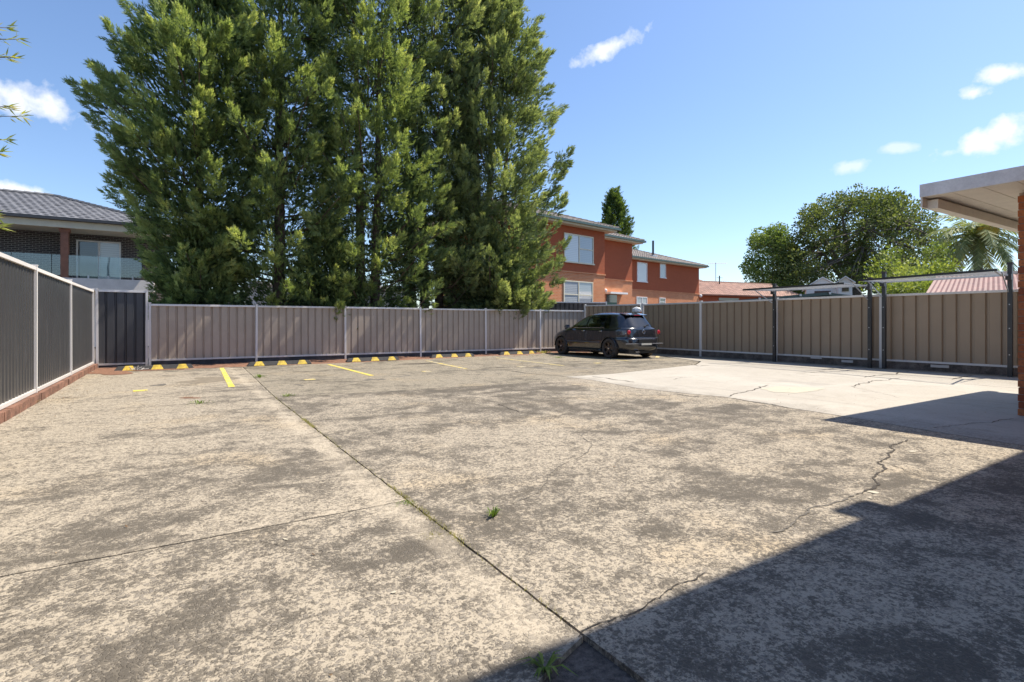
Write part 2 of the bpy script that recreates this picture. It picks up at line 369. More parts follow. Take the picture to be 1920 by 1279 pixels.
# ------------------------------------------------------------------ mesh helpers
class MB:
    def __init__(s): s.v = []; s.f = []; s.mi = []; s.tint = []
    def add(s, vs, fs, mi=0, tint=None):
        o = len(s.v); s.v += [tuple(p) for p in vs]
        for f in fs: s.f.append(tuple(i + o for i in f)); s.mi.append(mi)
        s.tint += [tint if tint is not None else .5] * len(vs)
        return s
    def box(s, x0, y0, z0, x1, y1, z1, mi=0):
        v = [(x0, y0, z0), (x1, y0, z0), (x1, y1, z0), (x0, y1, z0), (x0, y0, z1), (x1, y0, z1), (x1, y1, z1), (x0, y1, z1)]
        return s.add(v, [(0, 3, 2, 1), (4, 5, 6, 7), (0, 1, 5, 4), (1, 2, 6, 5), (2, 3, 7, 6), (3, 0, 4, 7)], mi)
    def bar(s, a, b, w, h=None, mi=0):
        a, b = Vector(a), Vector(b); h = w if h is None else h; d = (b - a).normalized()
        up = Vector((0, 0, 1)) if abs(d.z) < .95 else Vector((0, 1, 0))
        x = d.cross(up).normalized() * w / 2; y = x.cross(d).normalized() * h / 2
        v = [a - x - y, a + x - y, a + x + y, a - x + y, b - x - y, b + x - y, b + x + y, b - x + y]
        return s.add(v, [(0, 1, 2, 3), (7, 6, 5, 4), (0, 4, 5, 1), (1, 5, 6, 2), (2, 6, 7, 3), (3, 7, 4, 0)], mi)
    def tube(s, pts, rad, n=6, mi=0):
        pts = [Vector(p) for p in pts]; r = rad if isinstance(rad, (list, tuple)) else [rad] * len(pts)
        vs = []; fs = []
        for i, p in enumerate(pts):
            d = (pts[min(i + 1, len(pts) - 1)] - pts[max(i - 1, 0)]).normalized()
            up = Vector((0, 0, 1)) if abs(d.z) < .9 else Vector((1, 0, 0))
            x = d.cross(up).normalized(); y = x.cross(d)
            for k in range(n):
                a = 2 * PI * k / n; vs.append(p + (x * math.cos(a) + y * math.sin(a)) * r[i])
        for i in range(len(pts) - 1):
            for k in range(n):
                fs.append((i * n + k, i * n + (k + 1) % n, (i + 1) * n + (k + 1) % n, (i + 1) * n + k))
        fs.append(tuple(range(n - 1, -1, -1))); fs.append(tuple((len(pts) - 1) * n + k for k in range(n)))
        return s.add(vs, fs, mi)
    def prism(s, poly, z0, z1, mi=0):
        n = len(poly); v = [(p[0], p[1], z0) for p in poly] + [(p[0], p[1], z1) for p in poly]
        f = [tuple(range(n - 1, -1, -1)), tuple(range(n, 2 * n))] + [(i, (i + 1) % n, n + (i + 1) % n, n + i) for i in range(n)]
        return s.add(v, f, mi)
    def lathe(s, prof, axis='Y', n=32, mi=0, c=(0, 0, 0)):     # prof: (radius, along)
        vs = []; fs = []
        for (r, a) in prof:
            for k in range(n):
                t = 2 * PI * k / n; x, y = r * math.cos(t), r * math.sin(t)
                vs.append((c[0] + x, c[1] + a, c[2] + y) if axis == 'Y' else (c[0] + x, c[1] + y, c[2] + a))
        for i in range(len(prof) - 1):
            for k in range(n): fs.append((i * n + k, i * n + (k + 1) % n, (i + 1) * n + (k + 1) % n, (i + 1) * n + k))
        return s.add(vs, fs, mi)
    def data(s, name, mats, smooth=False):
        me = bpy.data.meshes.new(name); me.from_pydata(s.v, [], s.f)
        for m in (mats if isinstance(mats, (list, tuple)) else [mats]): me.materials.append(m)
        if any(s.mi): me.polygons.foreach_set('material_index', s.mi)
        if smooth: me.polygons.foreach_set('use_smooth', [True] * len(me.polygons))
        if any(t != .5 for t in s.tint):
            at = me.attributes.new('tint', 'FLOAT', 'POINT'); at.data.foreach_set('value', s.tint)
        me.update(); return me
    def build(s, name, mats, parent=None, loc=(0, 0, 0), rotz=0, smooth=False, **k):
        return part(name, s.data(name, mats, smooth), parent, loc, rotz, **k)
def part(name, me, parent=None, loc=(0, 0, 0), rotz=0, **k):
    o = bpy.data.objects.new(name, me); col.objects.link(o); o.parent = parent; o.location = loc
    if rotz: o.rotation_euler = (0, 0, rotz)
    for a, b in k.items(): o[a] = b
    return o
def thing(name, label, cat, loc=(0, 0, 0), rotz=0, group=None):
    o = bpy.data.objects.new(name, None); col.objects.link(o); o.location = loc; o.rotation_euler = (0, 0, rotz)
    o.empty_display_size = .1
    o['label'] = label; o['category'] = cat
    if group: o['group'] = group
    return o
def copy_tree(o, parent=None):
    c = o.copy(); col.objects.link(c); c.parent = parent
    for ch in list(o.children): copy_tree(ch, c)
    return c
def tag(o, label, cat, group=None):
    o['label'] = label; o['category'] = cat
    if group: o['group'] = group
    return o
def bevel(o, w=.005, seg=2):
    b = o.modifiers.new('bevel', 'BEVEL'); b.width = w; b.segments = seg; b.limit_method = 'ANGLE'; return o

# ------------------------------------------------------------------ ground and concrete slabs
g = MB(); g.add([(-500, -500, -.075), (600, -500, -.075), (600, 700, -.075), (-500, 700, -.075)], [(0, 1, 2, 3)])
g.build('ground', M['soil'], kind='structure')
pave = bpy.data.objects.new('pavement', None); col.objects.link(pave); pave['kind'] = 'structure'
JX, JX2 = 1.24, 6.9
def rough_edge(pts, step=.09, amp=.0022, closed=True):
    out = []; n = len(pts)
    for i in range(n if closed else n - 1):
        a, b = Vector(pts[i]).to_2d(), Vector(pts[(i + 1) % n]).to_2d(); d = b - a; L = d.length
        k = max(1, int(L / step)); nn = Vector((-d.y, d.x)).normalized()
        for j in range(k):
            off = random.gauss(0, amp) if j else 0
            out.append(a + d * j / k + nn * off)
    if not closed: out.append(Vector(pts[-1]).to_2d())
    return out
def slab(poly, mat, top=0.0, name='concrete_slab', step=.09, amp=.0022, thick=.07):
    p = rough_edge(poly, step, amp)
    bm = bmesh.new(); tv = [bm.verts.new((q.x, q.y, top)) for q in p]; bv = [bm.verts.new((q.x, q.y, top - thick)) for q in p]
    bm.faces.new(tv); n = len(p)
    for i in range(n): bm.faces.new((tv[i], bv[i], bv[(i + 1) % n], tv[(i + 1) % n]))
    bmesh.ops.recalc_face_normals(bm, faces=bm.faces)
    me = bpy.data.meshes.new(name); bm.to_mesh(me); bm.free(); me.materials.append(mat)
    if me.polygons[0].normal.z < 0: me.flip_normals()
    return part(name, me, pave)
q = .006
s_near = slab([(-1.62, -6), (.62, -6), (.66, .9), (.70, 1.10), (.80, 1.19), (.93, 1.36), (1.05, 1.42), (JX - q, 1.49), (JX - q, 3.22 - q), (-1.62, 3.20 - q)], M['conc'])
s_mid = slab([(-1.64, 3.20 + q), (JX - q, 3.22 + q), (JX + .03 - q, 8.70 - q), (-1.66, 8.66 - q)], M['conc_pale'])
s_farl = slab([(-1.66, 8.66 + q * .6), (JX + .03 - q, 8.70 + q), (JX + .22 - q, 15.35), (-.2, 15.45), (-1.0, 15.75), (-1.68, 15.9)], M['conc_pale'])
s_main = slab([(JX + q, -6), (6.6, -6), (6.5, 1.0), (6.62, 2.3), (6.80, 3.4), (6.86, 4.1), (7.05, 5.2), (6.88, 5.75), (6.72, 6.7), (6.93, 8.1), (JX2, 8.5), (5.2, 8.36), (JX + .03 + q, 8.70 - q), (JX + q, 3.3)], M['conc'])
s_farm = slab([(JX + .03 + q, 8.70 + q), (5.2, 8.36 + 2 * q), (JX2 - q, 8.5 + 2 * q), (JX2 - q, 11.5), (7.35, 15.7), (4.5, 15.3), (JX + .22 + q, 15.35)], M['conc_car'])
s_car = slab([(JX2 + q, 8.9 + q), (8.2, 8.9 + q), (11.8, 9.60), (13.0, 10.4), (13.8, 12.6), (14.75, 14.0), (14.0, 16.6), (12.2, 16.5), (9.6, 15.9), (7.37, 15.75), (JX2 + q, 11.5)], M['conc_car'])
s_white = slab([(6.62 + q, -6), (12.25, -6), (12.28, 8.30), (11.78, 9.58), (8.2, 8.88 - q), (JX2 + q, 8.9 - q), (6.95, 8.1), (6.74 + q, 6.7), (6.9 + q, 5.75), (7.07 + q, 5.2), (6.88 + q, 4.1), (6.82 + q, 3.4), (6.64 + q, 2.3), (6.52 + q, 1.0)], M['conc_white'])
s_whiter = slab([(12.28, -6), (14.62, -6), (14.62, 8.8), (13.9, 12.5), (13.05, 10.36), (11.82, 9.56), (12.31, 8.3)], M['conc_white'], .0)
s_edge = slab([(14.635, -6), (14.97, -6), (14.97, 14.3), (14.78, 13.95), (13.83, 12.55), (14.64, 8.8)], M['conc_car'], .0, 'concrete_edging')

# red soil strip at the foot of the back fence, dark fill in the broken corner
b = MB(); xs = np.linspace(-1.72, 14.0, 90)
vs = []; fs = []
for i, x in enumerate(xs):
    for j, y in enumerate(np.linspace(14.9, 16.84, 9)):
        vs.append((x, y, -.02 + .016 * math.sin(x * 3.1 + j) * math.sin(j * 1.7 + x) + random.uniform(-.008, .010) + (j / 8) * .03))
for i in range(len(xs) - 1):
    for j in range(8): fs.append((i * 9 + j, (i + 1) * 9 + j, (i + 1) * 9 + j + 1, i * 9 + j + 1))
b.add(vs, fs); b.build('soil_bed', M['red_soil'], kind='structure', smooth=True)
b = MB(); b.add([(.55, -2, -.03), (1.32, -2, -.03), (1.30, 1.6, -.022), (.9, 1.55, -.022), (.6, 1.25, -.03)], [(0, 1, 2, 3, 4)])
b.build('soil_patch', plain('dark_gritty_fill', (.13, .11, .095), .95, .4, 40, .9), pave)
# spill of red soil over the corner of the slab
def blob(name, c, rx, ry, z, mat, parent, n=40, rot=0, jag=.22):
    b = MB(); pts = []
    ph = [random.uniform(0, 6.28) for _ in range(6)]
    for k in range(n):
        a = 2 * PI * k / n; r = 1 + sum(jag / (m + 1) * math.sin((m + 2) * a + ph[m]) for m in range(6))
        x, y = rx * r * math.cos(a), ry * r * math.sin(a)
        pts.append((c[0] + x * math.cos(rot) - y * math.sin(rot), c[1] + x * math.sin(rot) + y * math.cos(rot), z))
    b.add([(c[0], c[1], z + .001)] + pts, [(0, k + 1, (k + 1) % n + 1) for k in range(n)])
    return b.build(name, mat, parent)
blob('soil_patch', (-1.25, 15.2), .42, .75, .006, M['red_soil'], pave)
blob('soil_patch', (-.45, 15.35), .8, .14, .006, M['red_soil'], pave)
blob('soil_patch', (5.6, 13.9), .55, .07, .005, M['soil'], pave)
pp = rough_edge([G(*p_).to_2d() for p_ in ((1425, 729), (1458, 724.5), (1510, 726), (1548, 728.5), (1532, 733), (1492, 737.5), (1450, 735.5))], .05, .012)
MB().add([(v_.x, v_.y, .003) for v_ in pp], [tuple(range(len(pp) - 1, -1, -1))]).build('cement_patch', M['patch'], pave)
blob('oil_stain', G(395, 712).to_2d(), .5, .5, .0015, plain('brownish_stain', (.20, .165, .12), .85, .2, 12), pave, jag=.3)
blob('rust_stain', G(355, 746).to_2d(), .10, .13, .0015, plain('rust_stain', (.16, .085, .05), .9, .25, 12), pave, jag=.4)
for (x, y, r) in ((700, 712, .09), (760, 705, .06), (1010, 690, .10), (905, 694, .07), (560, 722, .05), (300, 722, .07), (1090, 690, .08)):
    blob('oil_stain', G(x, y).to_2d(), r * 1.6, r * 2, .0018, M['stain'], pave, 20, random.uniform(0, 3), .5)
for (x, y, r) in ((1712, 847, .045), (1638, 924, .04), (1632, 935, .015), (535, 1012, .016), (738, 1112, .014), (1215, 965, .012), (1725, 990, .01)):
    blob('cement_chip', G(x, y).to_2d(), r, r * .55, .0045, M['patch'], pave, 14, random.uniform(0, 3))

def crack(pts, w=.014, mat='crack', parent=pave, jit=.35, z=.0042):
    P = [Vector(p).to_2d() for p in pts]
    for it in range(4 if len(P) < 8 else 3):
        Q = [P[0]]
        for a, b2 in zip(P, P[1:]):
            d = b2 - a; m = (a + b2) / 2 + Vector((-d.y, d.x)) * random.uniform(-.5, .5) * jit * .5
            Q += [m, b2]
        P = Q
    n = len(P); vs = []
    for i, p in enumerate(P):
        d = (P[min(i + 1, n - 1)] - P[max(i - 1, 0)]).normalized(); nn = Vector((-d.y, d.x))
        e = min(1, min(i, n - 1 - i) / 3 + .15); ww = w * e * random.uniform(.35, 1.35) / 2
        vs += [(*(p + nn * ww), z), (*(p - nn * ww * random.uniform(.6, 1.3)), z)]
    b = MB(); b.add(vs, [(2 * i, 2 * i + 1, 2 * i + 3, 2 * i + 2) for i in range(n - 1)])
    return b.build('crack', M[mat], parent)
def gp(*a): return [G(*p) for p in a]
crack(gp((1700, 824), (1672, 835), (1663, 850), (1645, 868), (1640, 900), (1605, 928)), .020, parent=s_main, jit=.5)
crack(gp((1605, 928), (1560, 945), (1500, 968), (1440, 1000)), .012, 'crack_faint', s_main, .4)
crack(gp((1620, 862), (1663, 868), (1720, 890), (1800, 915)), .008, 'crack_faint', s_main, .3)
crack(gp((935, 757), (960, 768), (990, 775), (1050, 780)), .013, parent=s_main)
crack(gp((1095, 812), (1110, 835), (1075, 862)), .008, 'crack_faint', s_main)
crack(gp((1075, 862), (1025, 905), (1010, 925), (960, 945)), .006, 'crack_faint', s_main)
crack(gp((1085, 1196), (1190, 1150), (1260, 1105), (1330, 1075)), .006, parent=s_main, jit=.5)
crack(gp((1110, 706), (1150, 712), (1190, 717)), .035, parent=s_white)
crack(gp((1365, 744), (1400, 734), (1415, 730), (1440, 722)), .025, parent=s_white, jit=.5)
crack(gp((1365, 745), (1300, 744), (1262, 738)), .022, 'crack', s_white, .2)
crack(gp((1480, 766), (1445, 758), (1400, 752), (1375, 747)), .022, 'crack', s_main, .2)
crack(gp((1595, 725), (1630, 718), (1640, 714), (1690, 709)), .024, parent=s_white, jit=.5)
crack(gp((1595, 724), (1640, 735), (1690, 747)), .008, 'crack_faint', s_white)
crack(gp((1262, 712), (1280, 708), (1300, 707)), .02, parent=s_white)
crack(gp((1750, 803), (1800, 797), (1860, 793), (1905, 785)), .010, parent=s_white)
crack(gp((1620, 708), (1680, 702), (1710, 696)), .03, parent=s_whiter)
crack(gp((1540, 694), (1590, 687)), .04, parent=s_whiter, jit=.1)
crack(gp((1490, 700), (1520, 699), (1550, 696)), .02, parent=s_whiter, jit=.1)
crack(gp((1785, 712), (1825, 704)), .04, parent=s_whiter, jit=.1)
crack(gp((1460, 702), (1500, 703), (1540, 706)), .015, 'crack_faint', parent=s_white, jit=.1)
crack(gp((940, 686), (965, 684), (1000, 680)), .03, parent=s_farm, jit=.3)
crack(gp((790, 687), (850, 684), (905, 680)), .025, 'crack_faint', parent=s_farm, jit=.3)
crack(gp((930, 692), (985, 700), (1060, 706)), .03, parent=s_farm, jit=.15)
crack(gp((1295, 683), (1310, 687), (1330, 685)), .02, parent=s_white, jit=.4)
crack(gp((460, 1005), (510, 1020), (545, 1026), (610, 1035), (680, 1040)), .004, 'crack_faint', s_near, .4)

def line(p0, p1, w, mat='yellow'):
    a, b2 = Vector(p0).to_2d(), Vector(p1).to_2d(); d = b2 - a; nn = Vector((-d.y, d.x)).normalized() * w / 2
    n = 14; vs = []
    for i in range(n + 1):
        c = a + d * i / n
        vs += [(*(c + nn * random.uniform(.9, 1.06)), .0045), (*(c - nn * random.uniform(.9, 1.06)), .0045)]
    MB().add(vs, [(2 * i, 2 * i + 1, 2 * i + 3, 2 * i + 2) for i in range(n)]).build('parking_line', M[mat], pave)
line((.97, 15.2), (.83, 10.55), .10)
line((3.50, 14.9), (3.54, 11.25), .10)
line((6.30, 14.8), (6.02, 11.7), .10, 'yellow_faded')
line((8.75, 14.9), (8.64, 11.2), .09, 'yellow_faded')
line((11.38, 14.5), (11.36, 11.6), .09, 'yellow_faded')
line((14.0, 12.9), (13.2, 12.2), .12, 'yellow_faded')
for (x, y) in ((262, 733), (580, 712), (800, 697), (978, 688), (1120, 681)):
    p = G(x, y); line((p.x - .09, p.y), (p.x + .11, p.y + .02), .20, 'yellow' if x < 300 else 'yellow_faded')

# ------------------------------------------------------------------ fences
def sheet(L, z0, z1, period, kind):
    prof = []; x = 0
    if kind == 'wide':   unit = [(0, 0), (.08, .0), (.125, .028), (.30, .028), (.345, 0), (.42, 0), (.45, .010), (.475, .010), (.50, 0)]
    if kind == 'back':   unit = [(0, 0), (.56, 0), (.65, -.034), (.78, -.034), (.87, 0)]
    if kind == 'right':  unit = [(0, 0), (.60, 0), (.66, -.045), (.74, -.045), (.78, -.018), (.86, -.018), (.90, 0)]
    if kind == 'left':   unit = [(0, 0), (.28, 0), (.42, -.030), (.72, -.030), (.88, 0)]
    while x < L:
        for (u, d) in unit:
            if x + u * period < L: prof.append((x + u * period, d))
        x += period
    prof.append((L, 0)); n = len(prof)
    vs = [(p, d, z0) for p, d in prof] + [(p, d, z1) for p, d in prof] + [(p, d - .003, z0) for p, d in prof] + [(p, d - .003, z1) for p, d in prof]
    fs = [(i + 1, i, n + i, n + i + 1) for i in range(n - 1)] + [(2 * n + i, 2 * n + i + 1, 3 * n + i + 1, 3 * n + i) for i in range(n - 1)]
    return MB().add(vs, fs)
# local frame of a fence: x along it, +y towards the yard
def fence(name, label, a, b2, n_bay, z0, z1, kind, period, m_sheet, m_rail, plinth=None, posts=None, post_w=.05, post_top=.03, flip=False, endpost=True, capz=None, firstpost=True):
    a, b2 = Vector((*a, 0)), Vector((*b2, 0)); d = b2 - a; L = d.length; ang = math.atan2(d.y, d.x)
    t = thing(name, label, 'fence', a, ang)
    sgn = -1 if flip else 1
    st = posts or [L * i / n_bay for i in range(n_bay + 1)]
    pm = MB().box(-post_w / 2, -.035, -.05, post_w / 2, .035, z1 + post_top).box(-post_w / 2 - .006, -.041, z1 + post_top, post_w / 2 + .006, .041, z1 + post_top + .012).data('post', m_rail)
    for i, x in enumerate(st):
        if (i == len(st) - 1 and not endpost) or (i == 0 and not firstpost): continue
        po = part('post', pm, t, (x, 0, random.uniform(-.008, .004))); po.rotation_euler = (random.uniform(-.006, .006), random.uniform(-.006, .006), 0)
    cache = {}
    for i in range(len(st) - 1):
        l = st[i + 1] - st[i] - post_w - .004; x = st[i] + post_w / 2 + .002
        key = round(l, 3)
        if key not in cache:
            sm = sheet(l, z0 + .01, z1 - .01, period, kind)
            if flip: sm.v = [(p[0], -p[1], p[2]) for p in sm.v]; sm.f = [tuple(reversed(f)) for f in sm.f]
            top = MB().box(0, -.032, z1 - .045, l, .032, z1).box(0, -.022, z1, l, .022, z1 + .008)
            bot = MB().box(0, -.030, z0, l, .030, z0 + .045)
            cache[key] = (sm.data('panel', m_sheet), top.data('top_rail', m_rail), bot.data('bottom_rail', m_rail))
        sm, tm, bm_ = cache[key]
        part('panel', sm, t, (x, random.uniform(-.006, .006), 0)); tr = part('top_rail', tm, t, (x, 0, random.uniform(-.008, .006))); tr.rotation_euler = (0, random.uniform(-.0025, .0025), 0); part('bottom_rail', bm_, t, (x, 0, 0))
        if plinth:
            MB().box(0, -.02, -.06, l, .02, z0 - .002).build('plinth_board', plinth, t, (x, 0, 0))
    return t
YB = 16.85
back_fence = fence('fence', 'long low grey ribbed steel fence with pale posts running under the dark cypresses', (-.57, YB), (14.06, YB), 6, .13, 1.62, 'back', .205,
      M['cb_grey'], M['cb_rail'], M['plinth'], posts=[0, 2.52, 5.03, 7.52, 10.02, 12.42, 14.60], post_w=.055, flip=True, endpost=False)
corner_fence = fence('fence', 'single taller charcoal steel panel in the far left corner of the yard', (-1.66, YB - .02), (-.64, YB - .02), 1, .06, 1.95, 'back', .20,
      M['cb_char'], M['cb_rail'], M['plinth'], post_w=.05, flip=True)
left_fence = fence('fence', 'dark grey corrugated steel fence with pale posts along the left side, on a red kerb', (-1.74, -4.9), (-1.74, YB - .12), 7, .12, 1.93, 'left', .16,
      M['cb_left'], M['cb_rail'], None, posts=[0, 3.1, 6.15, 9.25, 12.1, 15.16, 18.25, 21.60], post_w=.05, flip=True)
# posts match the photograph at Y = 10.35, 13.36, 16.73
right_fence = fence('fence', 'brown-grey ribbed steel fence with pale posts along the right side behind the clotheslines', (14.98, 14.54), (14.98, -6.8), 8, .18, 1.83, 'right', .262,
      M['cb_brown'], M['cb_rail'], M['plinth_r'], posts=[0, 2.63, 5.31, 8.08, 10.80, 13.5, 16.2, 18.9, 21.3], post_w=.075, flip=True, firstpost=True)
fence('fence', 'short brown-grey angled steel fence bay right behind the black car', (14.08, YB + .0), (14.95, 14.62), 1, .18, 1.85, 'right', .2,
      M['cb_brown'], M['cb_rail'], M['plinth_r'], post_w=.06, flip=True, endpost=False)
fence('fence', 'dark neighbour fence peeking over the low grey fence below the flats', (9.6, 19.6), (15.9, 17.6), 2, .2, 2.02, 'right', .2,
      M['plinth_r'], M['cb_rail'], None, post_w=.05, flip=True)
# red kerb under the left fence
k = MB()
ys = np.arange(-5, 16.8, .33)
kerb = thing('kerb', 'low red brick-coloured kerb under the dark left fence with weeds along it', 'kerb', (-1.7, 0, 0))
for i, y in enumerate(ys):
    w = random.uniform(-.008, .010)
    MB().box(-.10, y - .002 + .003, -.07, .055 + w * .5, y + .333, .112 + random.uniform(-.004, .003)).build('kerb_stone', M['kerb_red'], kerb)
# small torn bits on the right fence rail
for (x, y, w) in ((1578, 677, .28), (1520, 670, .30), (1745, 686, .35)):
    dx, dy = ray(x); t_ = 14.93 / dx; yy = dy * t_; zz = CAMH + (HORY - y) / FPX * t_
    MB().box(0, -.012, -.03, w, .006, .03).build('loose_flashing', M['cb_rail'], right_fence, (14.54 - yy, -.045, zz))

# ------------------------------------------------------------------ wheel stops
def wheel_stop():
    t = thing('wheel_stop', '', 'wheel stop', group='wheel stops along the back fence')
    L = 1.62; h = .10; w = .15
    b = MB(); prof = [(-w / 2, 0), (-w / 2 + .045, h), (w / 2 - .045, h), (w / 2, 0)]
    def seg(b, x0, x1, e=0, i0=0, i1=0):
        v = []
        for x, ins in ((x0, i0), (x1, -i1)):
            for (y, z) in prof:
                v.append((x + (ins * (z / h)), y * (1 + e / w * 2), z + (e if z > 0 else 0)))
        b.add(v, [(3, 2, 1, 0), (4, 5, 6, 7), (0, 1, 5, 4), (1, 2, 6, 5), (2, 3, 7, 6), (3, 0, 4, 7)])
    seg(b, -L / 2, L / 2, 0, .07, .07); bevel(b.build('rubber_block', M['rubber'], t), .006)
    for x in (-.52, .04, .56):
        b = MB(); seg(b, x - .13, x + .13, .004, .055, .055); b.build('yellow_marker', M['stop_yellow'], t)
    return t
ws = wheel_stop()
WS = [((-.42, 15.62), 2, 'fully sunlit black and yellow wheel stop in front of the charcoal corner panel'),
      ((2.38, 15.55), 1, 'black and yellow wheel stop between the two brightest yellow bay lines'),
      ((4.98, 15.72), 1, 'shaded black and yellow wheel stop just right of the second long yellow bay line'),
      ((7.75, 16.05), 2, 'shaded black and yellow wheel stop on red soil, second from the parked car'),
      ((10.45, 16.25), 1, 'black and yellow wheel stop nearest the parked black car')]
for i, (p, r, lab) in enumerate(WS):
    o = ws if i == 0 else copy_tree(ws)
    o.location = (*p, .0); o.rotation_euler = (0, 0, R(r)); o['label'] = lab
# broken twig litter by the first wheel stop
t = thing('rubbish', 'crumpled pale rubbish lying against the leftmost wheel stop', 'rubbish', (-.72, 15.44, .01))
b = MB()
for i in range(9):
    a = Vector((random.uniform(-.16, .16), random.uniform(-.05, .05), .01)); c = a + Vector((random.uniform(-.14, .2), random.uniform(-.06, .06), random.uniform(0, .09)))
    b.bar(a, c, .03, .012)
b.build('scrap', plain('pale_scrap', (.52, .49, .45), .7, .2, 12), t)

# ------------------------------------------------------------------ leaf instancing in numpy
def scatter(name, tmpl_v, tmpl_f, pos, X, Y, Z, scale, tint, mat, parent=None, **k):
    """tmpl_f quads/tris as lists of equal length"""
    tv = np.array(tmpl_v, dtype=np.float32); tf = np.array(tmpl_f, dtype=np.int32)
    n = len(pos); m = len(tv); fn = tf.shape[1]
    sc = np.asarray(scale).reshape(-1, 1, 1) if np.ndim(scale) == 1 else scale
    V = (tv[None, :, 0:1] * X[:, None, :] + tv[None, :, 1:2] * Y[:, None, :] + tv[None, :, 2:3] * Z[:, None, :]) * sc + pos[:, None, :]
    F = (tf[None] + (np.arange(n) * m)[:, None, None]).reshape(-1)
    me = bpy.data.meshes.new(name); me.vertices.add(n * m); me.vertices.foreach_set('co', V.astype(np.float32).reshape(-1))
    nf = n * len(tf); me.loops.add(nf * fn); me.loops.foreach_set('vertex_index', F.astype(np.int32))
    me.polygons.add(nf); me.polygons.foreach_set('loop_start', np.arange(0, nf * fn, fn, dtype=np.int32))
    try: me.polygons.foreach_set('loop_total', np.full(nf, fn, dtype=np.int32))
    except Exception: pass
    me.update(calc_edges=True)
    at = me.attributes.new('tint', 'FLOAT', 'POINT'); at.data.foreach_set('value', np.repeat(np.asarray(tint, dtype=np.float32), m))
    me.materials.append(mat); me.validate()
    return part(name, me, parent, **k)
def norm(a): return a / (np.linalg.norm(a, axis=1, keepdims=True) + 1e-9)
def frames(D, spin=True):
    D = norm(D); rnd = rng.normal(size=D.shape); rnd[:, 2] *= .6
    Y = norm(np.cross(rnd, D)); Z = np.cross(D, Y)
    return D, Y, Z
def frond_template():
    v = []; f = []
    for i, x in enumerate((.06, .34, .62)):
        for sg in (-1, 1):
            l = (.44, .38, .26)[i] * (1.0 if sg > 0 else .86); xx = x + (.09 if sg > 0 else 0); z = (.06, -.05, .04)[i] * sg
            o = len(v); v += [(xx - .05, 0, 0), (xx + .09, sg * .02, .01), (xx + l, sg * l * .50, z + .05), (xx + l * .35, sg * l * .42, z)]
            f.append((o, o + 1, o + 2, o + 3))
    o = len(v); v += [(.0, -.025, 0), (.6, -.05, .02), (1.15, 0, .07), (.6, .05, .02)]; f.append((o, o + 1, o + 2, o + 3))
    return v, f
FR_V, FR_F = frond_template()

